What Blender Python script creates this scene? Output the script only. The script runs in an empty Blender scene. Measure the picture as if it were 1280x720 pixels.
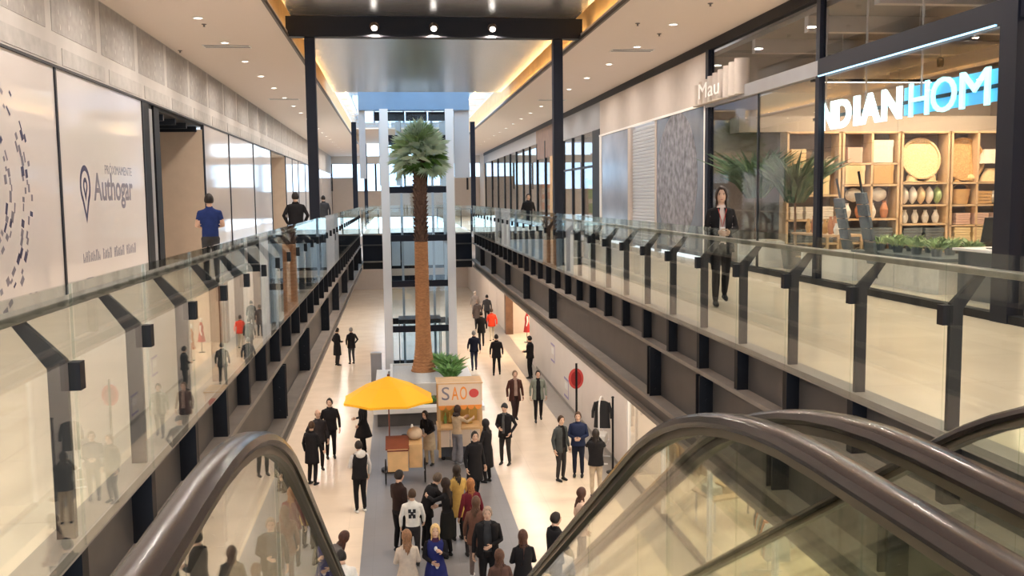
import bpy, bmesh, math, random
import numpy as np
from mathutils import Vector, Matrix
random.seed(7)
S = bpy.context.scene
C = S.collection
PI = math.pi

# ---------------------------------------------------------------- camera
EYE = Vector((0.0, 0.0, 1.57))
YAW, PITCH, ROLL, FPX = 0.1226, 0.0958, 0.0120, 1187.6
_fw = Vector((math.sin(YAW) * math.cos(PITCH), math.cos(YAW) * math.cos(PITCH), -math.sin(PITCH)))
_r0 = Vector((math.cos(YAW), -math.sin(YAW), 0))
_u0 = _r0.cross(_fw)
_rt = _r0 * math.cos(ROLL) - _u0 * math.sin(ROLL)
_up = _r0 * math.sin(ROLL) + _u0 * math.cos(ROLL)
cam_d = bpy.data.cameras.new('camera')
cam = bpy.data.objects.new('camera', cam_d)
C.objects.link(cam)
cam_d.sensor_width = 36.0
cam_d.lens = FPX / 1280.0 * 36.0
cam_d.clip_start = 0.05
cam_d.clip_end = 400
cam.matrix_world = Matrix(((_rt.x, _up.x, -_fw.x, EYE.x), (_rt.y, _up.y, -_fw.y, EYE.y), (_rt.z, _up.z, -_fw.z, EYE.z), (0, 0, 0, 1)))
S.camera = cam


def ray(px, py):
    return _rt * ((px - 640) / FPX) + _up * ((360 - py) / FPX) + _fw


def on(ax, val, px, py):            # pixel -> point where its ray meets the plane axis = val
    d = ray(px, py)
    return EYE + d * ((val - EYE[ax]) / d[ax])


# ---------------------------------------------------------------- world and exposure
w = bpy.data.worlds.new('overcast_sky')
S.world = w
w.use_nodes = True
nt = w.node_tree
bg = nt.nodes['Background']
tc = nt.nodes.new('ShaderNodeTexCoord')
nz = nt.nodes.new('ShaderNodeTexNoise')
nz.inputs['Scale'].default_value = 2.2
nz.inputs['Detail'].default_value = 5
cr = nt.nodes.new('ShaderNodeValToRGB')
cr.color_ramp.elements[0].position = 0.35
cr.color_ramp.elements[0].color = (0.50, 0.72, 0.95, 1)
cr.color_ramp.elements[1].position = 0.62
cr.color_ramp.elements[1].color = (0.88, 0.95, 1.0, 1)
nt.links.new(tc.outputs['Generated'], nz.inputs['Vector'])
nt.links.new(nz.outputs['Fac'], cr.inputs['Fac'])
nt.links.new(cr.outputs['Color'], bg.inputs['Color'])
bg.inputs['Strength'].default_value = 3.2
S.view_settings.view_transform = 'Standard'
S.view_settings.look = 'None'
S.view_settings.gamma = 1.0
S.view_settings.use_curve_mapping = False
S.view_settings.exposure = 0.2
S.cycles.transparent_max_bounces = 20
S.cycles.max_bounces = 8
DOWN_W = 52.0      # watts of a gallery downlight
SOFFIT_FILL_W = 38.0      # watts of an added, unseen soffit lamp filling the ground floor

# ---------------------------------------------------------------- materials
_M = {}


def mat(key, col=(.5, .5, .5), rough=.5, metal=0.0, var=0.0, scale=4.0, bump=0.0, emit=0.0, spec=.5, stretch=None, ecol=None):
    if key in _M:
        return _M[key]
    m = bpy.data.materials.new(key)
    m.use_nodes = True
    t = m.node_tree
    b = t.nodes['Principled BSDF']
    b.inputs['Base Color'].default_value = (*col, 1)
    b.inputs['Roughness'].default_value = rough
    b.inputs['Metallic'].default_value = metal
    b.inputs['Specular IOR Level'].default_value = spec
    if emit:
        b.inputs['Emission Color'].default_value = (*(ecol or col), 1)
        b.inputs['Emission Strength'].default_value = emit
    if var or bump:
        co = t.nodes.new('ShaderNodeTexCoord')
        mp = t.nodes.new('ShaderNodeMapping')
        if stretch:
            mp.inputs['Scale'].default_value = stretch
        n = t.nodes.new('ShaderNodeTexNoise')
        n.inputs['Scale'].default_value = scale
        n.inputs['Detail'].default_value = 4
        t.links.new(co.outputs['Object'], mp.inputs['Vector'])
        t.links.new(mp.outputs['Vector'], n.inputs['Vector'])
        if var:
            r = t.nodes.new('ShaderNodeValToRGB')
            r.color_ramp.elements[0].position = .3
            r.color_ramp.elements[1].position = .7
            r.color_ramp.elements[0].color = (*[max(0, c * (1 - var)) for c in col], 1)
            r.color_ramp.elements[1].color = (*[min(1, c * (1 + var)) for c in col], 1)
            t.links.new(n.outputs['Fac'], r.inputs['Fac'])
            t.links.new(r.outputs['Color'], b.inputs['Base Color'])
        if bump:
            bp = t.nodes.new('ShaderNodeBump')
            bp.inputs['Strength'].default_value = bump
            bp.inputs['Distance'].default_value = .02
            t.links.new(n.outputs['Fac'], bp.inputs['Height'])
            t.links.new(bp.outputs['Normal'], b.inputs['Normal'])
    _M[key] = m
    return m


def glass(key, tint=(.93, .97, .96), ior=1.5, rough=0.0):
    if key in _M:
        return _M[key]
    m = bpy.data.materials.new(key)
    m.use_nodes = True
    t = m.node_tree
    t.nodes.clear()
    o = t.nodes.new('ShaderNodeOutputMaterial')
    mx = t.nodes.new('ShaderNodeMixShader')
    tr = t.nodes.new('ShaderNodeBsdfTransparent')
    tr.inputs['Color'].default_value = (*tint, 1)
    gl = t.nodes.new('ShaderNodeBsdfGlossy')
    gl.inputs['Roughness'].default_value = rough
    # Schlick reflectance, the same on both faces of a thin pane
    geo = t.nodes.new('ShaderNodeNewGeometry')
    dp = t.nodes.new('ShaderNodeVectorMath')
    dp.operation = 'DOT_PRODUCT'
    t.links.new(geo.outputs['Normal'], dp.inputs[0])
    t.links.new(geo.outputs['Incoming'], dp.inputs[1])
    r0 = ((ior - 1) / (ior + 1)) ** 2

    def math_(op, a, b=None):
        n = t.nodes.new('ShaderNodeMath')
        n.operation = op
        for i, q in enumerate((a, b)):
            if q is None:
                continue
            if isinstance(q, (int, float)):
                n.inputs[i].default_value = q
            else:
                t.links.new(q, n.inputs[i])
        return n.outputs[0]
    f5 = math_('POWER', math_('SUBTRACT', 1.0, math_('ABSOLUTE', dp.outputs['Value'])), 5.0)
    fac = math_('ADD', math_('MULTIPLY', f5, 1 - r0), r0)
    t.links.new(fac, mx.inputs[0])
    t.links.new(tr.outputs[0], mx.inputs[1])
    t.links.new(gl.outputs[0], mx.inputs[2])
    t.links.new(mx.outputs[0], o.inputs['Surface'])
    _M[key] = m
    return m


def floor_mat(key, col, tile=1.2, joint=.012, rough=.22, dark=.86):
    """stone floor: large slabs with fine joints"""
    m = mat(key, col, rough, var=.05, scale=1.3)
    t = m.node_tree
    b = t.nodes['Principled BSDF']
    br = t.nodes.new('ShaderNodeTexBrick')
    br.offset = 0.0
    br.inputs['Scale'].default_value = 1.0
    br.inputs['Brick Width'].default_value = tile
    br.inputs['Row Height'].default_value = tile
    br.inputs['Mortar Size'].default_value = joint * .5
    br.inputs['Color1'].default_value = (1, 1, 1, 1)
    br.inputs['Color2'].default_value = (.96, .96, .96, 1)
    br.inputs['Mortar'].default_value = (dark, dark, dark, 1)
    co = t.nodes.new('ShaderNodeTexCoord')
    t.links.new(co.outputs['Object'], br.inputs['Vector'])
    src = b.inputs['Base Color'].links[0].from_socket
    mx = t.nodes.new('ShaderNodeMix')
    mx.data_type = 'RGBA'
    mx.blend_type = 'MULTIPLY'
    mx.inputs['Factor'].default_value = 1
    t.links.new(src, mx.inputs['A'])
    t.links.new(br.outputs['Color'], mx.inputs['B'])
    t.links.new(mx.outputs['Result'], b.inputs['Base Color'])
    return m


floor_mat('stone_cream', (.74, .62, .485))
floor_mat('stone_grey', (.205, .20, .21), tile=.6, rough=.35)
mat('border_stone', (.26, .235, .21), .4, var=.06)
mat('plaster', (.66, .57, .50), .8, var=.02)
mat('ceiling_paint', (.74, .66, .61), .75)
mat('compound', (.50, .475, .455), .85, var=.05, scale=2)
mat('dry_board', (.36, .34, .325), .85, var=.12, scale=6)
mat('vinyl', (.72, .68, .67), .06, var=.02, scale=.6, spec=.8)
mat('black_steel', (.007, .007, .010), .5, spec=.25)
mat('dark_steel', (.016, .017, .024), .45, spec=.3)
mat('navy_steel', (.008, .010, .020), .5, spec=.25)
mat('web_paint', (.075, .067, .064), .5, var=.10, scale=2.5)
mat('ledge_paint', (.25, .215, .19), .6, var=.12, scale=3)
mat('rail_bronze', (.30, .27, .24), .28, metal=.7)
mat('post_steel', (.022, .022, .026), .4, metal=.1, spec=.4)
mat('panel_alu', (.36, .37, .40), .26, metal=.8, var=.06, scale=1.0, stretch=(14, .3, 1))
mat('wood_cove', (.74, .54, .30), .6, var=.08, scale=3)
mat('bronze_lip', (.10, .075, .06), .5)
mat('white_paint', (.74, .76, .80), .4)
mat('blue_panel', (.17, .28, .44), .35, var=.06, scale=1.2)
mat('rubber', (.020, .014, .013), .2, spec=.6)
mat('stainless', (.42, .39, .34), .3, metal=1.0)
mat('rail_metal', (.16, .14, .11), .35, metal=.9)
mat('esc_step', (.10, .10, .11), .45, metal=.6)
mat('lamp_disc', (1, .93, .82), .5, emit=9.0)
mat('led_warm', (1, .62, .24), .5, emit=30.0)
mat('led_cold', (.35, .70, 1), .5, emit=1.5)
mat('white_trim', (.82, .80, .78), .5)
mat('grille', (.20, .18, .17), .6)
mat('purple_ink', (.05, .05, .12), .5)
mat('grey_ink', (.20, .19, .24), .5)
glass('rail_glass', (.93, .965, .945), 1.5)
glass('esc_glass', (.93, .95, .90), 1.5)
glass('shop_glass', (.92, .95, .97), 1.45)
glass('lift_glass', (.86, .92, .95), 1.45)
glass('sky_glass', (.9, .96, 1.0), 1.3)


def G(k):
    return _M[k]


# ---------------------------------------------------------------- mesh helper
class MB:
    def __init__(s):
        s.v, s.f, s.m = [], [], []

    def add(s, vs, fs, mi=0):
        o = len(s.v)
        s.v.extend([tuple(p) for p in vs])
        s.f.extend([tuple(i + o for i in f) for f in fs])
        s.m.extend([mi] * len(fs))
        return s

    def box(s, x0, x1, y0, y1, z0, z1, mi=0):
        vs = [(x, y, z) for x in (x0, x1) for y in (y0, y1) for z in (z0, z1)]
        return s.add(vs, [(0, 1, 3, 2), (4, 6, 7, 5), (0, 4, 5, 1), (2, 3, 7, 6), (0, 2, 6, 4), (1, 5, 7, 3)], mi)

    def obox(s, mtx, sx, sy, sz, mi=0):
        n = len(s.v)
        s.box(-sx / 2, sx / 2, -sy / 2, sy / 2, -sz / 2, sz / 2, mi)
        for i in range(n, len(s.v)):
            s.v[i] = tuple(mtx @ Vector(s.v[i]))
        return s

    def loft(s, rings, mi=0, caps=True):
        n = len(rings[0])
        vs = [p for r in rings for p in r]
        fs = []
        for k in range(len(rings) - 1):
            for i in range(n):
                j = (i + 1) % n
                fs.append((k * n + i, k * n + j, (k + 1) * n + j, (k + 1) * n + i))
        if caps:
            fs.append(tuple(range(n - 1, -1, -1)))
            fs.append(tuple((len(rings) - 1) * n + i for i in range(n)))
        return s.add(vs, fs, mi)

    def tube(s, pts, rad, n=8, mi=0, flat=1.0):
        pts = [Vector(p) for p in pts]
        if not hasattr(rad, '__len__'):
            rad = [rad] * len(pts)
        rings = []
        ref = None
        for i, p in enumerate(pts):
            a = pts[max(0, i - 1)]
            b = pts[min(len(pts) - 1, i + 1)]
            d = (b - a).normalized()
            if ref is None:
                ref = Vector((0, 0, 1)) if abs(d.z) < .9 else Vector((0, 1, 0))
            u = d.cross(ref).normalized()
            v = u.cross(d).normalized()
            ref = v
            rings.append([p + (u * math.cos(2 * PI * k / n) + v * math.sin(2 * PI * k / n) * flat) * rad[i] for k in range(n)])
        return s.loft(rings, mi)

    def cyl(s, p0, p1, r0, r1=None, n=14, mi=0):
        return s.tube([p0, p1], [r0, r0 if r1 is None else r1], n, mi)

    def ell(s, c, r, nu=10, nv=7, mi=0, rot=None):
        vs = [Vector((0, 0, r[2]))]
        for i in range(1, nv):
            t = PI * i / nv
            for j in range(nu):
                a = 2 * PI * j / nu
                vs.append(Vector((r[0] * math.sin(t) * math.cos(a), r[1] * math.sin(t) * math.sin(a), r[2] * math.cos(t))))
        vs.append(Vector((0, 0, -r[2])))
        fs = [(0, 1 + j, 1 + (j + 1) % nu) for j in range(nu)]
        for i in range(nv - 2):
            for j in range(nu):
                a = 1 + i * nu + j
                b = 1 + i * nu + (j + 1) % nu
                fs.append((a, a + nu, b + nu, b))
        L = len(vs) - 1
        fs += [(L, L - nu + (j + 1) % nu, L - nu + j) for j in range(nu)]
        if rot is not None:
            vs = [rot @ p for p in vs]
        c = Vector(c)
        return s.add([p + c for p in vs], fs, mi)

    def lathe(s, prof, n=20, c=(0, 0, 0), mi=0):
        rings = [[(c[0] + r * math.cos(2 * PI * k / n), c[1] + r * math.sin(2 * PI * k / n), c[2] + z) for k in range(n)] for r, z in prof]
        return s.loft(rings, mi)

    def prism(s, poly, axis, a, b, mi=0):
        """polygon in the plane normal to axis, extruded from a to b"""
        def pt(p, q):
            return {0: (q, p[0], p[1]), 1: (p[0], q, p[1]), 2: (p[0], p[1], q)}[axis]
        return s.loft([[pt(p, a) for p in poly], [pt(p, b) for p in poly]], mi)

    def mesh(s, name, mats, smooth=0, bevel=0):
        me = bpy.data.meshes.new(name)
        me.from_pydata(s.v, [], s.f)
        for k in (mats if isinstance(mats, (list, tuple)) else [mats]):
            me.materials.append(G(k) if isinstance(k, str) else k)
        me.polygons.foreach_set('material_index', s.m)
        bm = bmesh.new()
        bm.from_mesh(me)
        bmesh.ops.recalc_face_normals(bm, faces=bm.faces)
        if bevel:
            bmesh.ops.bevel(bm, geom=list(bm.edges), offset=bevel, segments=2, affect='EDGES', profile=.6)
        bm.to_mesh(me)
        bm.free()
        if smooth:
            me.polygons.foreach_set('use_smooth', [True] * len(me.polygons))
            me.set_sharp_from_angle(angle=math.radians(smooth))
        me.update()
        return me

    def build(s, name, mats, parent=None, smooth=0, bevel=0):
        return link(name, s.mesh(name, mats, smooth, bevel), parent)


def link(name, data, parent=None, loc=None, rz=None, scale=None):
    o = bpy.data.objects.new(name, data)
    C.objects.link(o)
    if parent is not None:
        o.parent = parent
    if loc is not None:
        o.location = loc
    if rz is not None:
        o.rotation_euler = (0, 0, rz)
    if scale is not None:
        o.scale = scale if hasattr(scale, '__len__') else (scale,) * 3
    return o


def tag(o, label, cat, group=None):
    o['label'] = label
    o['category'] = cat
    if group:
        o['group'] = group
    return o


def thing(name, label, cat, loc=(0, 0, 0), rz=0, group=None):
    return tag(link(name, None, None, loc, rz), label, cat, group)


def struct(name, o=None):
    o = o or link(name, None)
    o['kind'] = 'structure'
    return o


def part(name, mats, parent, *boxes, smooth=0, bevel=0):
    mb = MB()
    for b in boxes:
        mb.box(*b)
    return mb.build(name, mats, parent, smooth, bevel)


def copy_tree(o, parent=None, loc=None, rz=None, label=None):
    c = o.copy()
    C.objects.link(c)
    c.parent = parent
    if loc is not None:
        c.location = loc
    if rz is not None:
        c.rotation_euler = (0, 0, rz)
    if label:
        c['label'] = label
    for ch in list(o.children):
        copy_tree(ch, c)
    return c


_txt = {}


def letters(ch, bold=0.0, depth=.01):
    """mesh data of a piece of writing in the built-in font, fitted to a 1 x 1 box"""
    k = (ch, bold)
    if k in _txt:
        return _txt[k]
    cu = bpy.data.curves.new('writing', 'FONT')
    cu.body = ch
    cu.offset = bold
    cu.extrude = .5
    cu.resolution_u = 4
    o = bpy.data.objects.new('writing', cu)
    C.objects.link(o)
    dg = bpy.context.evaluated_depsgraph_get()
    me = bpy.data.meshes.new_from_object(o.evaluated_get(dg))
    bpy.data.objects.remove(o)
    xs = [v.co.x for v in me.vertices]
    ys = [v.co.y for v in me.vertices]
    x0, x1, y0, y1 = min(xs), max(xs), min(ys), max(ys)
    for v in me.vertices:
        v.co = ((v.co.x - x0) / (x1 - x0), (v.co.y - y0) / (y1 - y0), v.co.z)
    _txt[k] = me
    return me


def write(name, ch, m, parent, origin, ax, ay, depth=.01, bold=0.0):
    """writing spread over the vectors ax (reading direction) and ay (up) from origin"""
    me = letters(ch, bold).copy()
    ax, ay = Vector(ax), Vector(ay)
    nn = ax.cross(ay).normalized() * depth
    org = Vector(origin)
    for v in me.vertices:
        v.co = org + ax * v.co.x + ay * v.co.y + nn * v.co.z
    me.materials.clear()
    me.materials.append(G(m))
    for p in me.polygons:
        p.material_index = 0
    return link(name, me, parent)


def area_lamp(name, parent, loc, energy, size, col=(1, .82, .64), rot=(0, 0, 0), spread=170, shape='DISK', size_y=None):
    l = bpy.data.lights.new(name, 'AREA')
    l.energy = energy
    l.shape = shape
    l.size = size
    if size_y:
        l.size_y = size_y
    l.color = col
    l.spread = math.radians(spread)
    o = link(name, l, parent, loc)
    o.rotation_euler = rot
    return o


# ---------------------------------------------------------------- measures (metres; gallery floor = 0, ground floor = -6)
XL, XR = -1.50, 3.55          # edges of the atrium void
WL, WR = -5.0, 7.23           # shop walls of the two galleries
ZC = 5.05                     # gallery ceilings
CL, CR = -2.17, 4.23          # edges of the ceiling coffer
ZG = -6.0
YF = 42.5                     # front of the far bridge
YB = -8.0                     # behind the camera
YE = 80.0
# ================================================================= STRUCTURE
# ---- floors
fl = MB().box(-8, 16, 2, YE, ZG - .2, ZG).build('floor', 'stone_cream')
struct('', fl)
o = MB().box(-.86, 2.66, 6, 35.2, ZG, ZG + .004).build('walkway_strip', 'stone_grey', fl)
o = MB().box(5.35, 6.1, 6, 60, ZG, ZG + .004).build('border_strip', 'border_stone', fl)
o = MB().box(WL - 3, XL - .1, YB, YE, -.25, 0).build('floor_left', 'stone_cream')
struct('', o)
o = MB().box(XR + .1, WR + .02, YB, YE, -.25, 0).build('floor_right', 'stone_cream')
struct('', o)
o = MB().box(XL + .1, XR - .1, YB, .55, -.25, 0).build('floor_landing', 'stone_cream')
struct('', o)
o = MB().box(XL + .1, XR - .1, YF + .1, 50, -.25, 0).build('floor_bridge', 'stone_cream')
struct('', o)
# soffits under the galleries
for nm, x0, x1 in (('ceiling_soffit_left', -8, XL - .1), ('ceiling_soffit_right', XR + .1, 15.9)):
    struct('', MB().box(x0, x1, 2, YE, -1.55, -1.5).build(nm, 'ceiling_paint'))
struct('', MB().box(XL + .1, XR - .1, YF + .1, 50, -1.55, -1.5).build('ceiling_soffit_bridge', 'ceiling_paint'))

# ---- edge girders of the galleries
POST_L = [1.96 + 1.28 * k for k in range(32)]
POST_R = [1.94 + 1.255 * k for k in range(33)]
LOW_L = [4.4, 7.7, 12.2, 15.6, 20.3, 24.0, 28.4, 32.8, 37.2, 41]
LOW_R = [4.2, 6.3, 8.4, 10.55, 12.7, 21.2, 25.5, 29.8, 34.1, 38.4]


def girder(n, xe, sg, posts, lows):
    """sg = +1 when the gallery lies towards +x"""
    t = struct('trim_%d' % n)

    def bx(name, m, a, b, y0, y1, z0, z1):
        x0, x1 = sorted((xe + sg * a, xe + sg * b))
        return part(name, m, t, (x0, x1, y0, y1, z0, z1))
    y0, y1 = YB, YF + .3
    bx('edge_cap', 'ledge_paint', -.03, .14, y0, y1, -.05, .012)
    bx('upper_web', 'web_paint', .09, .14, y0, y1, -.47, -.05)
    bx('middle_flange', 'ledge_paint', -.05, .14, y0, y1, -.52, -.47)
    bx('lower_web', 'web_paint', .07, .13, y0, y1, -1.2, -.52)
    bx('lower_flange', 'ledge_paint', -.12, .13, y0, y1, -1.26, -1.2)
    bx('lower_board', 'web_paint', .02, .12, y0, y1, -1.5, -1.26)
    bx('bottom_lip', 'ledge_paint', -.06, .12, y0, y1, -1.56, -1.5)
    x0, x1 = sorted((xe - sg * .03, xe + sg * .09))
    up = MB().box(x0, x1, -.045, .045, -.47, -.05).mesh('stiffener', 'black_steel')
    x0, x1 = sorted((xe - sg * .09, xe + sg * .07))
    mb = MB().box(x0, x1, -.075, -.05, -1.2, -.52).box(x0, x1, .05, .075, -1.2, -.52)
    xm = (x0 + x1) / 2
    mb.box(xm - .03, xm + .03, -.06, .06, -1.2, -.52)
    for z in (-1.1, -.95, -.8, -.62):
        mb.cyl((xm, -.1, z), (xm, -.088, z), .014, n=6)
    lo = mb.mesh('stiffener', 'black_steel')
    for y in posts:
        link('stiffener', up, t, (0, y, 0))
    for y in lows:
        link('stiffener', lo, t, (0, y, 0))


girder(1, XL, -1, POST_L, LOW_L)
girder(2, XR, 1, POST_R, LOW_R)
t = struct('trim_3')
for nm, m, a, b, z0, z1 in (('edge_cap', 'ledge_paint', -.03, .14, -.05, .012), ('upper_web', 'navy_steel', .06, .12, -.47, -.05), ('middle_flange', 'web_paint', -.05, .12, -.52, -.47),
                            ('lower_web', 'navy_steel', .06, .12, -1.2, -.52), ('lower_flange', 'ledge_paint', -.1, .12, -1.26, -1.2), ('lower_board', 'black_steel', .03, .12, -1.56, -1.26)):
    part(nm, m, t, (XL + .1, XR - .1, YF + a, YF + b, z0, z1))

# ---- gallery ceilings with the coffer between them
struct('', MB().box(WL - 3, CL, YB, YE, ZC, ZC + .12).build('ceiling_left', 'ceiling_paint'))
struct('', MB().box(CR, 9.5, YB, YE, ZC, ZC + .12).build('ceiling_right', 'ceiling_paint'))
t = struct('trim_4')
for sg, xe in ((-1, CL), (1, CR)):
    x0, x1 = sorted((xe, xe + sg * .2))
    a, b = sorted((xe + sg * .2, xe + sg * .26))
    part('coffer_side', 'wood_cove', t, (a, b, YB, YE, ZC + .12, 6.05))
    a, b = sorted((xe - sg * .02, xe + sg * .03))
    part('coffer_lip', 'bronze_lip', t, (a, b, YB, 62, ZC - .03, ZC + .05))
struct('', MB().box(CL - .3, CR + .3, YB, 36.2, 6.05, 6.15).build('ceiling_roof_deck', 'ceiling_paint'))
pan = struct('ceiling_coffer')
for k, y in enumerate([YB + 3.683 * i for i in range(12)]):
    part('panel', 'panel_alu', pan, (CL + .07, CR - .10, y + .004, min(y + 3.679, 36.15), 5.5, 5.53))
# LED strips behind the coffer lips
for sg, xe, nm in ((-1, CL, 'left'), (1, CR, 'right')):
    for i, (ya, yb) in enumerate([(-6, 8), (8, 21), (21.6, 36), (36, 62)]):
        xm = xe + sg * .12
        t = thing('cove_light', 'warm cove strip on the %s side %s' % ('logo wall' if sg < 0 else 'shop sign', ('above the escalators', 'before the black beam', 'beyond the black beam', 'under the roof glazing')[i]), 'strip light', (xm, (ya + yb) / 2, ZC + .12))
        part('housing', 'white_trim', t, (-.03, .03, -(yb - ya) / 2, (yb - ya) / 2, 0, .015))
        part('led_strip', 'led_warm', t, (-.02, .02, -(yb - ya) / 2 + .05, (yb - ya) / 2 - .05, .015, .022))
# roof glazing beyond the coffer
t = struct('window_1')
pane = MB().box(-1.07, 1.07, -1.45, 1.45, -.01, .01).mesh('pane', 'sky_glass')
for i in range(3):
    for j in range(9):
        link('pane', pane, t, (CL - .2 + 1.13 + i * 2.27, 37.7 + 2.95 * j, 6.1))
for i in range(4):
    part('glazing_bar', 'white_paint', t, (CL - .24 + i * 2.27, CL - .18 + i * 2.27, 36.2, 64, 6.08, 6.16))
for j in range(10):
    part('glazing_bar', 'white_paint', t, (CL - .26, CR + .26, 36.15 + 2.95 * j, 36.21 + 2.95 * j, 6.09, 6.14))
struct('', MB().box(CL - .3, CR + .3, 63, YE, 6.05, 6.15).build('ceiling_roof_far', 'ceiling_paint'))

# ---- end wall far off
t = struct('wall_end')
part('panel', 'plaster', t, (-8, -3.2, YE, YE + .2, 0, 3.3))
part('panel', 'plaster', t, (-3.2, 1.0, YE, YE + .2, 0, 2.2))
part('panel', 'plaster', t, (1.0, 4.4, YE, YE + .2, 0, 2.6))
part('panel', 'plaster', t, (4.4, 9.5, YE, YE + .2, 0, 3.3))
part('panel', 'plaster', t, (-8, 15.9, YE, YE + .2, ZG, -1.5))
part('lintel', 'white_trim', t, (-8, 9.5, YE, YE + .2, 4.4, ZC))
part('pane', 'sky_glass', t, (-8, 9.5, YE + .05, YE + .08, 2.2, 4.4))
for x in (-6.5, -5, -3.2, -1.4, 1.0, 2.8, 4.4, 6.2, 8):
    part('mullion', 'dark_steel', t, (x - .08, x + .08, YE - .02, YE + .1, 2.2, 4.4))

# ================================================================= LEFT WALL
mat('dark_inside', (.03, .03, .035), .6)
mat('grey_bulk', (.27, .27, .29), .6, var=.03)
mat('beige_board', (.50, .38, .28), .7, var=.04)
mat('dry_board_low', (.43, .41, .395), .85, var=.1, scale=5)
wl = struct('wall_left')
part('bulkhead', 'compound', wl, (WL - .5, WL, YB, YE, 3.62, ZC))
ya = -7.0
pats = []
while ya < 60:
    o = part('board', 'dry_board', wl, (WL, WL + .008, ya + .16, ya + 2.34, 4.12, ZC - .02))
    o = part('board', 'dry_board_low', wl, (WL, WL + .008, ya + .55, ya + 2.75, 3.66, 3.92))
    ya += 2.45
# filler dabs over the screws
mb = MB()
rr = random.Random(3)
for k in range(16):
    y0 = 8 + k * 2.45 - .3 + .16
    for i in range(4):
        for j in range(3):
            if rr.random() < .75:
                y = y0 + .3 + i * .52 + rr.uniform(-.06, .06)
                z = 4.25 + j * .24 + rr.uniform(-.05, .05)
                mb.ell((WL + .008, y, z), (.004, .03, .05), 6, 4)
o = mb.build('filler_dab', 'compound', wl)
o['kind'] = 'stuff'
part('shadow_gap', 'dark_steel', wl, (WL - .02, WL + .03, YB, 60, 3.58, 3.62))
# vinyl panels between dark mullions
SEG = [(-8, -5), (-5, 0), (0, 5.2), (5.2, 10.2), (10.2, 15.2), (15.2, 20.2), (26.5, 30.42), (30.42, 35.57), (35.57, 40.6), (46, 49), (49, 52), (52, 56), (56, 62), (62, YE)]
LP = {}
for a, b in SEG:
    LP[a] = part('panel', 'vinyl', wl, (WL - .06, WL, a + .03, b - .03, .0, 3.58))
    part('mullion', 'dark_steel', wl, (WL - .06, WL + .025, b - .03, b + .03, 0, 3.58))
part('mullion', 'dark_steel', wl, (WL - .06, WL + .025, 26.44, 26.5, 0, 3.58))
part('mullion', 'dark_steel', wl, (WL - .06, WL + .025, 45.94, 46.0, 0, 3.58))
# recess with a black frame and a beige return
part('frame_post', 'black_steel', wl, (WL - .3, WL + .02, 20.23, 20.7, 0, 3.58))
part('frame_post', 'grey_bulk', wl, (WL - .3, WL - .03, 20.75, 21.15, 0, 3.5))
part('frame_post', 'black_steel', wl, (WL - .3, WL + .0, 21.2, 21.65, 0, 3.58))
part('recess_back', 'dark_inside', wl, (WL - 1.55, WL - 1.45, 20.2, 26.5, 0, 3.58))
part('recess_return', 'beige_board', wl, (WL - 1.45, WL - .02, 26.4, 26.44, 0, 3.45))
part('recess_head', 'dark_inside', wl, (WL - 1.5, WL - .05, 20.2, 26.5, 3.52, 3.6))
for y in (21.2, 22.4, 23.6, 24.8, 26):
    part('rafter', 'black_steel', wl, (WL - 1.45, WL - .08, y - .05, y + .05, 3.36, 3.5))
for x in (-.4, -.9, -1.3):
    part('rafter', 'black_steel', wl, (WL + x - .04, WL + x + .04, 20.3, 26.4, 3.44, 3.5))
part('recess_return', 'beige_board', wl, (WL - 1.45, WL - .02, 45.8, 45.94, 0, 3.55))
part('recess_back', 'beige_board', wl, (WL - 1.55, WL - 1.45, 40.6, 46, 0, 3.6))
part('recess_head', 'plaster', wl, (WL - 1.5, WL - .05, 40.6, 46, 3.52, 3.6))
# advertisement printed on the panel
pn = LP[15.2]
x = WL + .001
YV, ZV = Vector((0, 1, 0)), Vector((0, 0, 1))
write('print', 'Authogar', 'grey_ink', pn, (x, 16.82, 1.44), YV * 2.42, ZV * .62, .001, .02)
write('print', 'PRÓXIMAMENTE', 'grey_ink', pn, (x, 17.50, 2.05), YV * 1.72, ZV * .20, .001)
# the small line at the foot is too blurred to read: only its strokes are kept
mb = MB()
for k in range(24):
    if k in (7, 12, 18):
        continue
    ya = 16.1 + k * .133
    hh = .15 + .02 * (k % 3)
    mb.box(WL, WL + .002, ya, ya + .028, .58, .58 + hh).box(WL, WL + .002, ya + .066, ya + .09, .58, .58 + hh * (.6 + .4 * (k % 2)))
    mb.box(WL, WL + .002, ya + .028, ya + .066, .58 + hh * (.2 + .3 * (k % 3)), .60 + hh * (.2 + .3 * (k % 3)))
mb.build('print', 'grey_ink', pn)
# map-pin logo: ring tapering to a point
mb = MB()


def pin(cy, cz, R, tail, th):
    out, inn = [], []
    for k in range(25):
        a = math.radians(-50 + 280 * k / 24)
        out.append((cy + R * math.cos(a), cz + R * 1.25 * math.sin(a)))
        inn.append((cy + (R - th) * math.cos(a), cz + (R - th) * 1.25 * math.sin(a)))
    out.append((cy, cz - tail))
    inn.append((cy, cz - tail + th * 2.2))
    n = len(out)
    vs = [(x + .001, *p) for p in out] + [(x + .001, *p) for p in inn]
    mb.add(vs, [(i, (i + 1) % n, n + (i + 1) % n, n + i) for i in range(n)])


pin(16.38, 1.83, .27, .62, .075)
pin(16.38, 1.83, .11, .26, .06)
mb.build('logo', 'purple_ink', pn)
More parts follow.
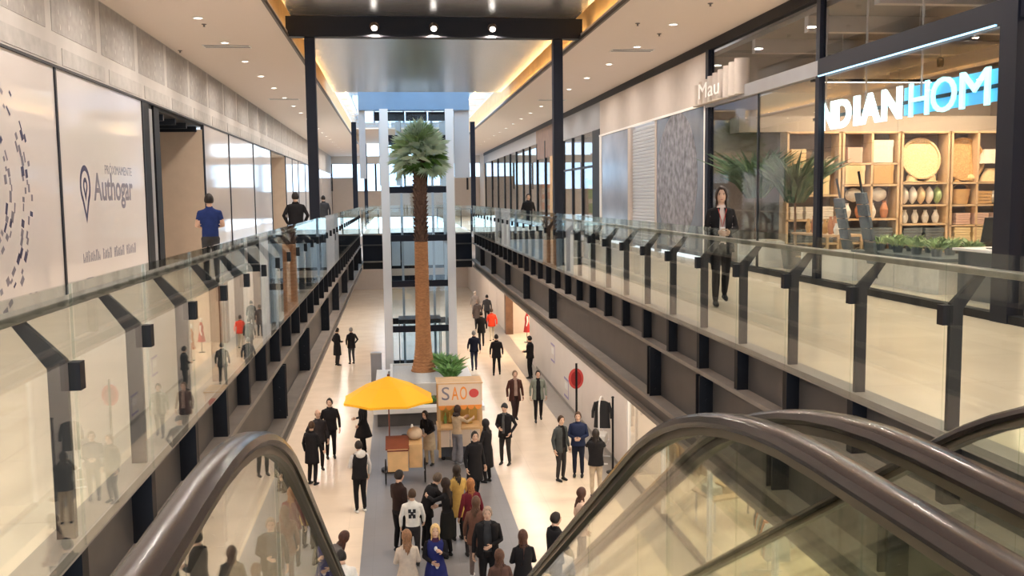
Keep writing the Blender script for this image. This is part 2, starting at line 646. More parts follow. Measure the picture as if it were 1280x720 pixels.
# aerial map print on the panel before it: rings of small dark blocks
mb = MB()
for R, n, wd in ((1.62, 90, .16), (1.42, 70, .1), (1.0, 52, .14), (.84, 40, .08)):
    for k in range(n):
        a = 2 * PI * k / n + rr.uniform(-.02, .02)
        if rr.random() < .25:
            continue
        r = R + rr.uniform(-wd, wd) * .6
        sy, sz = rr.uniform(.03, .09), rr.uniform(.03, .08)
        cy, cz = 12.35 + r * math.cos(a), 1.75 + r * math.sin(a) * .98
        ta = Vector((0, -math.sin(a), math.cos(a))) * sz
        na = Vector((0, math.cos(a), math.sin(a))) * sy * .6
        c = Vector((x + .001, cy, cz))
        mb.add([c - ta - na, c + ta - na, c + ta + na, c - ta + na], [(0, 1, 2, 3)], rr.choice((0, 0, 1)))
mb.build('map_print', ['grey_ink', 'purple_ink'], LP[10.2])

# ---- ground floor left wall (behind the gallery edge)
t = struct('wall_ground_left')
part('panel', 'plaster', t, (-5.2, -5.0, 2, YE, ZG, -1.55))

# ================================================================= RIGHT WALL (gallery)
mat('taupe', (.50, .44, .40), .7, var=.03)
mat('grey_bulk', (.27, .27, .29), .6, var=.03)
mat('graphic', (.17, .19, .235), .2, var=.18, scale=1.4)
mat('graphic_blue', (.30, .35, .46), .18, var=.25, scale=.8)
mat('shutter', (.46, .48, .52), .4)
mat('wood_dark', (.16, .08, .045), .5, var=.2, scale=3)
mat('wood_warm', (.50, .27, .09), .5, var=.15, scale=4)
wr = struct('wall_right')
part('top_trim', 'black_steel', wr, (WR - .03, WR + .12, YB, 76, 4.84, ZC))
part('bulkhead', 'taupe', wr, (WR, WR + .5, 21.62, 33.0, 3.68, 4.84))
part('bulkhead', 'grey_bulk', wr, (WR, WR + .5, 33.0, 42.6, 3.9, 4.84))
part('bulkhead', 'wood_dark', wr, (WR, WR + .5, 42.6, 48, 3.4, 4.84))
part('bulkhead', 'grey_bulk', wr, (WR, WR + .5, 48, 76, 4.2, 4.84))
part('ledge', 'white_trim', wr, (WR - .03, WR + .05, 21.62, 33.0, 3.62, 3.68))
part('jamb', 'white_trim', wr, (WR - .02, WR + .1, 21.5, 21.66, 0, 3.62))
part('panel', 'graphic', wr, (WR, WR + .08, 21.66, 25.7, .1, 3.62))
part('jamb', 'taupe', wr, (WR - .02, WR + .14, 25.7, 25.85, 0, 3.62))
sh = struct('door_1')
zz = .05
sl = MB().prism([(0, 0), (-.025, .02), (-.025, .075), (0, .095)], 1, 25.86, 28.6).mesh('slat', 'shutter')
while zz < 3.5:
    link('slat', sl, sh, (WR + .08, 0, zz))
    zz += .1
part('guide_rail', 'taupe', sh, (WR - .01, WR + .14, 28.6, 28.95, 0, 3.62))
part('panel', 'graphic_blue', wr, (WR, WR + .08, 28.95, 32.7, .1, 3.62))
part('jamb', 'white_trim', wr, (WR - .02, WR + .14, 32.7, 33.0, 0, 3.68))
# round crowd picture on the grey panel
mb = MB()
poly = []
cy, cz, R = 23.9, 2.0, 1.75
for k in range(48):
    a = 2 * PI * k / 48
    poly.append((min(25.65, max(21.75, cy + R * math.cos(a))), cz + R * .95 * math.sin(a)))
mb.prism(poly, 0, WR - .006, WR - .001)
mat('crowd', (.20, .195, .22), .4, var=.7, scale=5)
mb.build('round_picture', 'crowd', wr)
# glazed shop beyond the column, with its dark frame
part('jamb', 'black_steel', wr, (WR - .02, WR + .14, 33.0, 34.2, 0, 3.9))
for y in (36.2, 38.2, 40.3, 42.4):
    part('mullion', 'dark_steel', wr, (WR - .02, WR + .1, y - .06, y + .06, 0, 3.9))
for a, b in ((34.2, 36.14), (36.26, 38.14), (38.26, 40.24), (40.36, 42.34)):
    part('pane', 'shop_glass', wr, (WR + .03, WR + .05, a, b, .1, 3.9))
part('transom', 'dark_steel', wr, (WR - .01, WR + .08, 34.2, 42.4, 2.6, 2.68))
part('base', 'black_steel', wr, (WR - .02, WR + .1, 33.0, 76, 0, .1))
part('jamb', 'wood_warm', wr, (WR - .04, WR + .2, 42.46, 43.6, 0, 3.4))
for y in (45.2, 47.8, 50.5, 53, 56, 59, 62, 66, 70, 75):
    part('mullion', 'black_steel', wr, (WR - .02, WR + .1, y - .1, y + .1, 0, 4.2))
ys = [43.6, 45.2, 47.8, 50.5, 53, 56, 59, 62, 66, 70, 75]
for a, b in zip(ys, ys[1:]):
    part('pane', 'shop_glass', wr, (WR + .03, WR + .05, a + .1, b - .1, .1, 4.2))
part('panel', 'plaster', wr, (WR, WR + .2, 76, YE, 0, ZC))
# shop interiors behind those fronts
part('inner_wall', 'plaster', wr, (12, 12.1, 33.2, 76, 0, 4.84))
for y in (33.1, 42.9, 56, 76):
    part('inner_wall', 'plaster', wr, (WR + .15, 12, y, y + .1, 0, 4.84))
part('inner_floor', 'stone_cream', wr, (WR, 12, 33.1, 76, -.02, .01))
part('inner_ceiling', 'grey_bulk', wr, (WR + .5, 12, 33.1, 76, 4.5, 4.6))
# ================================================================= HOME-GOODS SHOP (right, near)
mat('shop_ceiling', (.15, .135, .13), .8)
mat('shop_back', (.30, .25, .22), .7)
mat('shelf_back_shaded', (.19, .155, .14), .8)  # shade behind the goods is put into this darker colour
mat('beam_grey', (.34, .30, .28), .6)
mat('sign_white', (.80, 1.0, 1.0), .5, emit=2.6, ecol=(.75, 1, 1))
mat('sign_cyan', (.45, .93, 1.0), .5, emit=1.7, ecol=(.38, .93, 1.0))
mat('sign_back', (.05, .30, .55), .5, emit=.7, ecol=(.10, .50, .85))
SY0, SY1, SX1 = 7.6, 21.4, 14.2
struct('', MB().box(WR + .02, SX1, SY0, SY1, -.25, .01).build('floor_shop', 'stone_cream'))
ws = struct('ceiling_shop')
part('inner_ceiling', 'shop_ceiling', ws, (WR + .14, SX1, SY0, SY1, 4.7, 4.8))
struct('', MB().box(WR + .1, SX1, SY1, SY1 + .1, 0, 4.8).build('wall_shop_far', 'shop_back'))
struct('', MB().box(WR + .1, SX1, SY0 - .1, SY0, 0, 4.8).build('wall_shop_near', 'shop_back'))
struct('', MB().box(SX1, SX1 + .1, SY0, SY1, 0, 4.8).build('wall_shop_back', 'shop_back'))
part('header_band', 'beam_grey', ws, (WR + .5, SX1, 20.75, 21.35, 2.95, 3.3))
for y in (9, 11.5, 14, 16.5, 19):
    part('ceiling_joist', 'beam_grey', ws, (WR + .14, SX1, y - .08, y + .08, 4.42, 4.7))
for xx in (9.3, 11.8):
    part('ceiling_duct', 'beam_grey', ws, (xx - .18, xx + .18, SY0, SY1, 4.12, 4.38))
# shop front
sf = struct('window_2')
part('base_kerb', 'black_steel', sf, (WR - .06, WR + .1, SY0 - 2, 21.5, 0, .10))
part('transom', 'navy_steel', sf, (WR - .05, WR + .1, SY0, 15.6, 3.55, 3.82))
part('transom', 'grey_bulk', sf, (WR - .05, WR + .1, 15.6, 21.5, 3.55, 3.80))
part('light_line', 'led_cold', sf, (WR - .045, WR - .02, 10.8, 15.6, 3.53, 3.55))
part('column', 'navy_steel', sf, (WR - .08, WR + .14, 10.33, 10.65, 0, 4.84))
part('mullion', 'navy_steel', sf, (WR - .03, WR + .08, 15.58, 15.72, 0, 4.84))
part('mullion', 'navy_steel', sf, (WR - .04, WR + .1, 21.3, 21.5, 0, 4.84))
part('mullion', 'dark_steel', sf, (WR + .02, WR + .06, 18.4, 18.45, .1, 3.55))
for a, b in ((SY0, 10.28), (10.65, 13.11), (13.12, 15.58), (15.72, 18.4), (18.45, 21.3)):
    part('pane', 'shop_glass', sf, (WR + .03, WR + .05, a, b, .10, 3.55))
for a, b in ((SY0, 10.28), (10.65, 15.58), (15.72, 21.3)):
    part('pane', 'shop_glass', sf, (WR + .03, WR + .05, a, b, 3.82, 4.84))
part('panel', 'plaster', sf, (WR, WR + .15, YB, SY0 - .1, 0, 4.84))
# blade sign of the neighbour: white script on a fluted fascia
t = thing('fluted_sign', 'pale fluted fascia sign with white script on the shop front corner', 'sign', (WR, 19.6, 3.5))
mb = MB()
for k in range(9):
    y = -1.2 + k * .34
    mb.cyl((-.05, y + 1.65 - .9, .12), (-.05, y + 1.65 - .9, .60 + .03 * (8 - k)), .16, n=10)
mb.build('fascia', 'taupe', t, smooth=50)
write('lettering', 'Mau', 'white_trim', t, (-.26, 1.7, .22), Vector((0, -1.35, 0)), Vector((0, 0, .34)), .01)
# lit sign
t = thing('shop_sign', 'glowing white and cyan INDIAN HOME letters behind shop glass', 'sign', (WR + .2, 13.4, 2.64))
L = [('I', 16.07, 15.93, 1), ('N', 15.87, 15.42, 1), ('D', 15.38, 14.82, 1), ('I', 14.71, 14.53, 1), ('A', 14.5, 13.87, 1), ('N', 13.82, 13.26, 1), ('H', 13.05, 12.55, 0), ('O', 12.49, 11.9, 0), ('M', 11.81, 11.18, 0), ('E', 10.99, 10.6, 0)]
for ch, ya, yb, bold in L:
    write('letter', ch, 'sign_white' if bold else 'sign_cyan', t, (-.03, ya - 13.4, .0), Vector((0, yb - ya, 0)), Vector((0, 0, .47)), .03, .035 if bold else .0)
part('backing', 'sign_back', t, (.02, .05, -2.9, -.12, .04, .44))
part('carrier_rail', 'dark_steel', t, (0, .04, -3, 2.9, .2, .25))
for y in (-2.4, -.6, 1.0, 2.4):
    part('hanger', 'beam_grey', t, (.0, .025, y, y + .025, .25, 2.06))

# ---- shelving with goods
mat('shelf_wood', (.60, .43, .27), .55, var=.1, scale=5)
mat('wicker', (.55, .34, .15), .7, var=.25, scale=30, bump=.4)
mat('wicker_light', (.74, .55, .32), .7, var=.2, scale=30, bump=.4)
mat('linen', (.70, .64, .57), .9, var=.08, scale=12)
mat('ceramic', (.78, .75, .70), .3)
mat('terracotta', (.46, .20, .11), .7)
mat('slate', (.12, .14, .16), .6)
mat('leaf', (.14, .30, .08), .6, var=.3, scale=6)
mat('leaf_reflection', (.10, .17, .10), .6, var=.3, scale=6)  # grey-green of the palm's reflection, put into the leaf colour
mat('leaf_pale', (.34, .46, .22), .6, var=.25, scale=6)
mat('counter_dark', (.05, .055, .07), .4)
mat('paper', (.72, .58, .34), .7)
mat('pink_cloth', (.62, .42, .36), .9)


def shelf_unit(x0, x1, y, z1, levels, label, uprights):
    t = thing('shelving_unit', label, 'shelf', ((x0 + x1) / 2, y, .01))
    xm = (x0 + x1) / 2
    for ux in uprights:
        part('upright', 'shelf_wood', t, (ux - xm - .025, ux - xm + .025, -.2, .2, 0, z1))
    for z in levels:
        part('shelf', 'shelf_wood', t, (x0 - xm, x1 - xm, -.2, .2, z - .02, z + .02))
    part('back_panel', 'shelf_back_shaded', t, (x0 - xm, x1 - xm, .2, .22, 0, z1))
    return t


SHY = 20.55
shelf_unit(8.7, 9.95, SHY, 2.92, (.05, .42, .95, 1.5, 2.15, 2.9), 'light wooden shelf rack by the shop glass with folded linen', (8.72, 9.93))
shelf_unit(10.0, 11.35, SHY, 2.92, (.05, .42, .95, 1.72, 2.2, 2.9), 'light wooden shelf rack with square storage boxes', (10.02, 10.7, 11.33))
shelf_unit(11.4, 12.55, SHY, 2.92, (.05, .42, .82, 1.25, 1.75, 2.9), 'light wooden shelf rack with straw hats and lampshades', (11.42, 12.53))
shelf_unit(12.6, 14.1, SHY, 2.92, (.05, .42, .78, 1.24, 1.75, 2.9), 'light wooden shelf rack with a big round tray', (12.62, 13.25, 14.08))

GP = 'home goods on the shelving'
OCC = []


def good(kind, x, y, z, sx, sy, sz, m, label, rz=0):
    """one shelf good of a given kind, base at z"""
    mb = MB()
    if kind == 'basket':
        n, rows = 16, 7
        prof = [(.36, 0)] + [(.36 + .14 * i / rows + (.015 if i % 2 else 0), i / rows) for i in range(rows + 1)] + [(.45, 1.0), (.40, .15), (.0, .14)]
        mb.lathe(prof, n)
        mb.tube([(.42 * math.cos(a), .0, 1 + .35 * math.sin(a)) for a in [PI * k / 8 for k in range(9)]], .03, 6)
    elif kind == 'tray':
        mb.lathe([(.0, .0), (.47, .0), (.5, .03), (.5, .12), (.46, .13), (.44, .06), (.0, .05)], 28)
    elif kind == 'crate':
        for k in range(4):
            z0 = .02 + k * .25
            mb.box(-.5, .5, -.5, -.44, z0, z0 + .21).box(-.5, .5, .44, .5, z0, z0 + .21).box(-.5, -.44, -.44, .44, z0, z0 + .21).box(.44, .5, -.44, .44, z0, z0 + .21)
        for a in (-.43, .37):
            for b in (-.43, .37):
                mb.box(a, a + .06, b, b + .06, 0, 1)
        mb.box(-.45, .45, -.45, .45, 0, .05)
    elif kind == 'stack':
        for k in range(5):
            d = .02 * ((k * 7) % 3)
            mb.box(-.5 + d, .5 - d, -.5, .5, k * .2, k * .2 + .17)
    elif kind == 'vase':
        mb.lathe([(.0, 0), (.28, 0), (.46, .3), (.48, .5), (.3, .75), (.2, .88), (.26, 1.0), (.2, .98), (.14, .8), (0, .78)], 18)
    elif kind == 'hat':
        mb.lathe([(0, .0), (.5, .04), (.49, .07), (.28, .12), (.25, .6), (.15, .95), (0, 1.0)], 20)
    elif kind == 'shade':
        mb.lathe([(.5, 0), (.24, 1.0), (.22, 1.0), (.47, 0)], 22)
    elif kind == 'box':
        mb.box(-.5, .5, -.5, .5, 0, .72).box(-.52, .52, -.52, .52, .72, 1.0)
    elif kind == 'cushion':
        r = []
        for k in range(7):
            tt = k / 6
            w2 = .5 * (math.sin(PI * tt) ** .35 if 0 < tt < 1 else .12)
            r.append([(w2 * c[0], (.5 - abs(tt - .5) * .1) * 0 + c[1] * .5 * math.sin(PI * max(.04, min(.96, tt))), tt) for c in [(math.cos(2 * PI * j / 14), math.sin(2 * PI * j / 14)) for j in range(14)]])
        mb.loft(r)
    me_name = {'basket': 'basket', 'tray': 'round_tray', 'crate': 'crate', 'stack': 'linen_stack', 'vase': 'vase', 'hat': 'straw_hat', 'shade': 'lampshade', 'box': 'storage_box', 'cushion': 'cushion'}[kind]
    o = mb.build(me_name, m, None, smooth=40 if kind not in ('crate', 'stack', 'box') else 0)
    o.location = (x, y, z)
    o.scale = (sx, sy, sz)
    o.rotation_euler = (0, 0, rz)
    OCC.append((x - sx * .56, x + sx * .56, z, z + sz, y))
    return tag(o, label, {'basket': 'basket', 'tray': 'tray', 'crate': 'crate', 'stack': 'linen', 'vase': 'vase', 'hat': 'hat', 'shade': 'lampshade', 'box': 'box', 'cushion': 'cushion'}[kind], GP)


yS = SHY - .02
rg = random.Random(11)
# rack 1
good('crate', 8.98, yS, 2.19, .34, .3, .36, 'wicker_light', 'pale slatted crate on the top shelf of the linen rack')
good('vase', 9.42, yS, 2.19, .22, .22, .34, 'slate', 'dark vase on the top shelf of the linen rack')
good('basket', 9.0, yS, 1.54, .42, .34, .38, 'wicker_light', 'pale wicker basket below the slatted crate')
good('box', 9.5, yS, 1.54, .40, .32, .42, 'paper', 'tan storage box beside the pale wicker basket')
for k in range(3):
    good('stack', 8.95 + .36 * k, yS, .99, .3, .3, .28, 'linen', 'white folded linen stack on the linen rack')
for k in range(3):
    good('stack', 8.95 + .36 * k, yS, .46, .3, .3, .3, rg.choice(('terracotta', 'slate')), 'dark folded textile stack low on the linen rack')
# rack 2
good('box', 10.3, yS, 2.24, .34, .3, .34, 'pink_cloth', 'dusty pink box on the top shelf of the box rack')
good('box', 10.95, yS, 2.24, .5, .3, .5, 'linen', 'large grey cloth box on the top shelf of the box rack')
good('box', 10.3, yS, 1.76, .46, .34, .42, 'wicker_light', 'pale plywood storage box left of the orange one')
good('box', 10.98, yS, 1.76, .46, .34, .42, 'wicker', 'orange wicker storage box on the box rack')
for k in range(4):
    good('vase', 10.2 + .3 * k, yS, .99, .2, .2, .34 + .05 * (k % 2), 'terracotta' if k % 2 else 'ceramic', 'small round pot on the box rack')
good('cushion', 10.35, yS, 1.36, .4, .2, .32, 'linen', 'off-white cushion on the box rack')
good('cushion', 10.95, yS, 1.36, .4, .2, .32, 'linen', 'off-white cushion on the box rack')
for k in range(2):
    good('stack', 10.32 + .66 * k, yS, .46, .5, .34, .32, 'slate', 'slate blue folded towel stack on the box rack')
# rack 3
o = good('tray', 11.95, yS + .02, 2.32, .95, .95, .5, 'wicker_light', 'big pale round tray leaning against the hat rack')
o.rotation_euler = (math.radians(80), 0, 0)
good('hat', 11.75, yS, 1.79, .46, .36, .22, 'wicker_light', 'straw hat on the hat rack')
good('hat', 12.2, yS, 1.79, .46, .36, .22, 'wicker_light', 'straw hat on the hat rack')
for k in range(5):
    good('cushion', 11.58 + .2 * k, yS, 1.29, .16, .3, .40, ('linen', 'ceramic', 'wicker_light', 'linen', 'leaf_pale')[k], 'upright rolled cloth among the rolls on the hat rack')
for k in range(4):
    good('vase', 11.6 + .25 * k, yS, .86, .17, .17, .30, 'ceramic', 'slim white jar on the hat rack')
good('stack', 11.72, yS, .46, .46, .34, .3, 'slate', 'slate blue folded towel stack on the hat rack')
good('stack', 12.25, yS, .46, .46, .34, .3, 'slate', 'slate blue folded towel stack on the hat rack')
# rack 4
o = good('tray', 13.02, yS + .04, 2.3, 1.0, 1.0, .5, 'wicker', 'big orange round tray standing on the tray rack')
o.rotation_euler = (math.radians(82), 0, 0)
good('shade', 13.7, yS, 1.79, .62, .38, .30, 'wicker_light', 'wide straw lampshade under the fabric one')
good('shade', 13.65, yS, 2.2, .7, .38, .32, 'linen', 'grey fabric lampshade on the tray rack')
good('basket', 12.95, yS, 1.28, .44, .36, .34, 'wicker', 'orange wicker basket on the tray rack')
good('crate', 13.45, yS, 1.28, .36, .32, .3, 'wicker', 'orange slatted crate on the tray rack')
good('cushion', 13.85, yS, 1.28, .42, .28, .32, 'ceramic', 'white cushion on the tray rack')
for k in range(3):
    good('stack', 12.93 + .45 * k, yS, .46, .4, .34, .30, 'paper', 'yellow folded blanket stack on the tray rack')
for k in range(3):
    good('stack', 12.93 + .45 * k, yS, .82, .36, .34, .26, 'pink_cloth', 'dusty pink folded cloth stack on the tray rack')
# a second run of shelving along the back wall
t = thing('shelving_unit', 'light wooden shelf rack along the shop back wall', 'shelf', (13.95, 14.5, .01))
for y in (-5.5, -3.3, -1.1, 1.1, 3.3, 5.5):
    part('upright', 'shelf_wood', t, (-.2, .2, y - .025, y + .025, 0, 2.9))
for z in (.05, .6, 1.2, 1.8, 2.4):
    part('shelf', 'shelf_wood', t, (-.2, .2, -5.5, 5.5, z - .02, z + .02))
for k in range(10):
    good('basket', 13.93, 9.6 + k * 1.05, 1.23, .4, .5, .36, 'wicker_light', 'pale wicker basket in the row along the shop back wall')
    good('box', 13.93, 9.6 + k * 1.05, .63, .36, .6, .36, 'linen', 'grey cloth box in the row along the shop back wall')
    good('vase', 13.93, 9.6 + k * 1.05, 1.83, .28, .28, .4, 'ceramic', 'white vase in the row along the shop back wall')


# more goods filling the racks
RACKS = [('linen', 8.75, 9.9, (.07, .44, .97, 1.52, 2.17)), ('box', 10.05, 11.3, (.07, .44, .97, 2.22)), ('hat', 11.45, 12.5, (.07, .84, 1.77)), ('tray', 12.65, 14.05, (.07, .80, 1.77))]
for nm, xa, xb, lv in RACKS:
    for z in lv:
        for q in range(4):
            kind = rg.choice(('vase', 'stack', 'hat', 'basket', 'vase', 'cushion'))
            m = rg.choice(('ceramic', 'linen', 'wicker_light', 'wicker', 'terracotta', 'paper', 'slate'))
            xx = xa + .15 + (xb - xa - .3) * (q + rg.uniform(-.2, .2)) / 3
            h = rg.uniform(.12, .26)
            if any(xx + .115 > a_ and xx - .115 < b_ and z < d_ and z + h > c_ and abs(e_ - yS) < .3 for a_, b_, c_, d_, e_ in OCC):
                continue
            word = {'ceramic': 'white', 'linen': 'grey', 'wicker_light': 'straw', 'wicker': 'orange', 'terracotta': 'rust', 'paper': 'yellow', 'slate': 'slate'}[m]
            lvl = 'bottom' if z < .3 else ('second' if z < .7 else ('middle' if z < 1.3 else ('fourth' if z < 2 else 'top')))
            good(kind, xx, yS - .02, z + .015, .2, .2, h, m, 'small %s %s along the front of the %s shelf, %s rack' % (word, {'vase': 'vase', 'stack': 'folded cloth', 'hat': 'hat', 'basket': 'basket', 'cushion': 'cushion'}[kind], lvl, nm))
t = thing('display_table', 'wooden table set with small bottles in the shop window', 'table', (8.55, 18.0, .01))
part('top', 'shelf_wood', t, (-.4, .4, -.8, .8, .72, .76))
for xx in (-.36, .32):
    for yy_ in (-.75, .71):
        part('leg', 'shelf_wood', t, (xx, xx + .04, yy_, yy_ + .04, 0, .72))
part('lower_shelf', 'shelf_wood', t, (-.36, .36, -.75, .75, .25, .28))
for k in range(12):
    good('vase', 8.4 + .26 * (k % 2), 17.3 + .125 * k, .77, .12, .12, .22 + .06 * (k % 3), ('ceramic', 'wicker', 'terracotta')[k % 3], ('white', 'orange', 'rust')[k % 3] + ' bottle in the row on the window table')

# ---- tables, plants, counter
def leaf_tuft(n, R, h, m, seed, wdt=.03, parent=None, name='foliage'):
    r = random.Random(seed)
    mb = MB()
    for _ in range(n):
        a, q = r.uniform(0, 2 * PI), math.sqrt(r.random()) * R
        b = Vector((q * math.cos(a), q * math.sin(a), 0))
        d = Vector((math.cos(a) * r.uniform(.1, .8), math.sin(a) * r.uniform(.1, .8), 1)).normalized()
        L = h * r.uniform(.5, 1)
        sd = d.cross(Vector((r.uniform(-1, 1), r.uniform(-1, 1), .2))).normalized() * wdt * r.uniform(.6, 1.3)
        p1 = b + d * L * .55
        p2 = b + d * L + Vector((math.cos(a), math.sin(a), -.6)) * L * .25
        mb.add([b, p1 - sd, p2, p1 + sd], [(0, 1, 2, 3)])
    return mb.build(name, m, parent)


t = thing('planter_table', 'grey plinth table topped with pale green plants inside the shop', 'table', (8.6, 14.9, .01))
part('plinth', 'linen', t, (-.45, .45, -1.5, 1.1, 0, .5))
part('top', 'slate', t, (-.5, .5, -1.6, 1.2, .5, .55))
for k in range(9):
    q = thing('potted_herb', 'pale green bushy herb pot in the row on the plinth table', 'plant', (8.6 + .2 * (-1) ** k, 13.6 + k * .29, .56), group='herbs on the plinth table')
    MB().lathe([(0, 0), (.07, 0), (.09, .12), (.075, .12), (.07, .1), (0, .1)], 12).build('pot', 'slate', q)
    f = leaf_tuft(46, .09, .26, 'leaf_pale', 40 + k, .035, q)
    f.location = (0, 0, .09)
t = thing('checkout_counter', 'dark checkout counter with white top inside the shop', 'counter', (8.5, 12.3, .01))
part('body', 'counter_dark', t, (-.3, .3, -.9, .7, 0, .70))
part('worktop', 'white_trim', t, (-.36, .36, -.96, .76, .70, .74))
t = thing('monitor', 'black till monitor standing on the checkout counter', 'monitor', (8.5, 12.55, .75))
mb = MB()
mb.obox(Matrix.Translation((0, 0, .27)) @ Matrix.Rotation(math.radians(14), 4, 'X'), .44, .03, .36)
mb.build('screen', 'black_steel', t)
part('stand', 'dark_steel', t, (-.03, .03, 0, .05, 0, .18))
part('foot', 'dark_steel', t, (-.1, .1, -.06, .1, 0, .012))
# leaning slatted boards standing in for dark slanted reflections in the shop glass
for (x, y, h), lab in zip(((8.35, 16.5, 1.15), (8.15, 15.25, 1.25)), ('shorter slatted board imitating a dark reflection in the shop glass', 'taller slatted board imitating a dark reflection beside the herb table')):
    t = thing('reflection_board', lab, 'reflection stand-in', (x, y, .01))
    for k in range(6):
        a = h * k / 6
        m4 = Matrix.Rotation(math.radians(-12), 4, 'Y')
        mb = MB().obox(m4 @ Matrix.Translation((0, 0, .35 + a + h / 12)), .05, .34, h / 6 - .02)
        mb.build('slat', 'slate', t)
    MB().obox(Matrix.Rotation(math.radians(-12), 4, 'Y') @ Matrix.Translation((.03, 0, .35 + h / 2)), .02, .05, h + .7).build('rail', 'dark_steel', t)
# low white display blocks by the glass
for k, (y, h, lab) in enumerate(((16.4, .5, 'low white display block in the shop window by the mullion'), (19.7, .55, 'white display block next to the fluted sign'))):
    t = thing('display_block', lab, 'plinth', (7.85, y, .01))
    part('block', 'white_trim', t, (-.35, .35, -.45, .45, 0, h))
    part('cloth', 'linen', t, (-.36, .36, -.3, .3, h, h + .02), (-.38, -.36, -.3, .3, h - .3, h + .02))
# big potted plants shaped and coloured to imitate the palm's reflection in the glass
mat('pot_dark', (.06, .06, .065), .5)
for k, (x, y, h) in enumerate(((7.95, 20.3, 2.9), (8.25, 18.9, 2.7))):
    t = thing('reflection_plant', ('tall potted plant imitating the palm reflection at the shop window corner', 'shorter potted plant imitating the palm reflection behind the white blocks')[k], 'plant', (x, y, .01))
    MB().lathe([(0, 0), (.2, 0), (.28, .5), (.25, .5), (.22, .42), (0, .42)], 18).build('pot', 'pot_dark', t, smooth=40)
    MB().tube([(0, 0, .4), (.03, .02, 1), (0, 0, h * .7)], [.03, .025, .015], 7).build('stem', 'wood_dark', t)
    f = leaf_tuft(190, .2, h * .5, 'leaf_reflection', 90 + k, .05, t)
    f.location = (0, 0, h * .5)
# shop lamps
for i, (x, y) in enumerate([(x, y) for x in (8.6, 10.6, 12.6) for y in (9.5, 12.2, 14.9, 17.6)]):
    t = thing('track_spot', 'small warm spotlight hanging from the home shop ceiling', 'lamp', (x, y, 4.1), group='home shop spotlights')
    MB().cyl((0, 0, .05), (0, 0, .7), .012, n=6).build('rod', 'beam_grey', t)
    MB().lathe([(.05, -.12), (.06, -.12), (.07, .02), (.04, .06), (0, .06), (0, .03), (.045, .0)], 14).build('can', 'black_steel', t, smooth=40)
    MB().cyl((0, 0, -.1), (0, 0, -.09), .048, n=12).build('lens', 'lamp_disc', t)
    area_lamp('shop_lamp', t, (0, 0, -.14), 46, .1, (1, .76, .50))
# wall-washing bar above the shelving
t = thing('wash_light', 'long warm light bar washing the shelving from the shop ceiling', 'lamp', (11.4, 19.4, 3.9))
part('housing', 'black_steel', t, (-2.6, 2.6, -.05, .05, 0, .06))
part('lens', 'lamp_disc', t, (-2.5, 2.5, -.03, .03, -.01, 0))
for x in (-2, 2):
    part('hanger', 'beam_grey', t, (x, x + .02, -.01, .01, .06, .8))
area_lamp('wash_lamp', t, (0, 0, -.05), 130, 5.0, (1, .70, .40), (math.radians(35), 0, 0), 150, 'RECTANGLE', .08)
# ================================================================= BALUSTRADES
def balustrade(xe, sg, posts, label, y0, y1):
    t = thing('glass_balustrade', label, 'balustrade', (xe, 0, .012))
    # pane on the void side of the posts
    gx = -sg * .0
    for a, b in zip([y0] + posts, posts + [y1]):
        if b - a > .2:
            part('glass_pane', 'rail_glass', t, (gx - .009, gx + .009, a + .008, b - .008, -.04, 1.19))
    # bent flat-bar post: upright plate, then a knee out to the handrail
    p = [(.03, -.02), (.03, .84), (.205, 1.02), (.27, 1.02), (.115, .80), (.115, -.02)]
    me = MB().prism([(sg * q[0], q[1]) for q in p], 1, -.017, .017).mesh('post', 'post_steel')
    x0, x1 = sorted((-sg * .035, sg * .035))
    br = MB().box(x0, x1, -.035, .035, .70, .83).mesh('glass_clamp', 'black_steel')
    for y in posts:
        po = link('post', me, t, (0, y, 0))
        link('glass_clamp', br, po)
    x0, x1 = sorted((sg * .19, sg * .28))
    MB().box(x0, x1, y0, y1, 1.02, 1.065).build('handrail', 'rail_bronze', t, bevel=.008)


balustrade(XL + .03, -1, POST_L, 'long glass balustrade in front of the logo wall gallery', .7, YF)
balustrade(XR - .03, 1, POST_R, 'long glass balustrade in front of the lit shop sign gallery', .7, YF)
t = thing('glass_balustrade', 'short glass balustrade across the bridge beside the lift', 'balustrade', (0, YF + .05, .012))
for a, b in ((XL + .05, -.62), (2.62, XR - .05)):
    part('glass_pane', 'rail_glass', t, (a + .01, b - .01, -.009, .009, 0, 1.19))
    part('handrail', 'rail_bronze', t, (a, b, .1, .18, 1.02, 1.06))
    for x in (a + .06, b - .06):
        part('post', 'post_steel', t, (x - .02, x + .02, .02, .16, 0, 1.02))
for k, (a, b, y) in enumerate(((XL + .05, XR - .05, 50.0),)):
    t = thing('glass_balustrade', 'glass balustrade on the far side of the bridge', 'balustrade', (0, y, .0))
    for i in range(4):
        q = (b - a) / 4
        part('glass_pane', 'rail_glass', t, (a + q * i + .01, a + q * (i + 1) - .01, -.009, .009, 0, 1.19))
    part('handrail', 'rail_bronze', t, (a, b, -.18, -.1, 1.02, 1.06))
    for i in range(5):
        x = a + (b - a) * i / 4
        part('post', 'post_steel', t, (x - .02, x + .02, -.16, -.02, 0, 1.02))

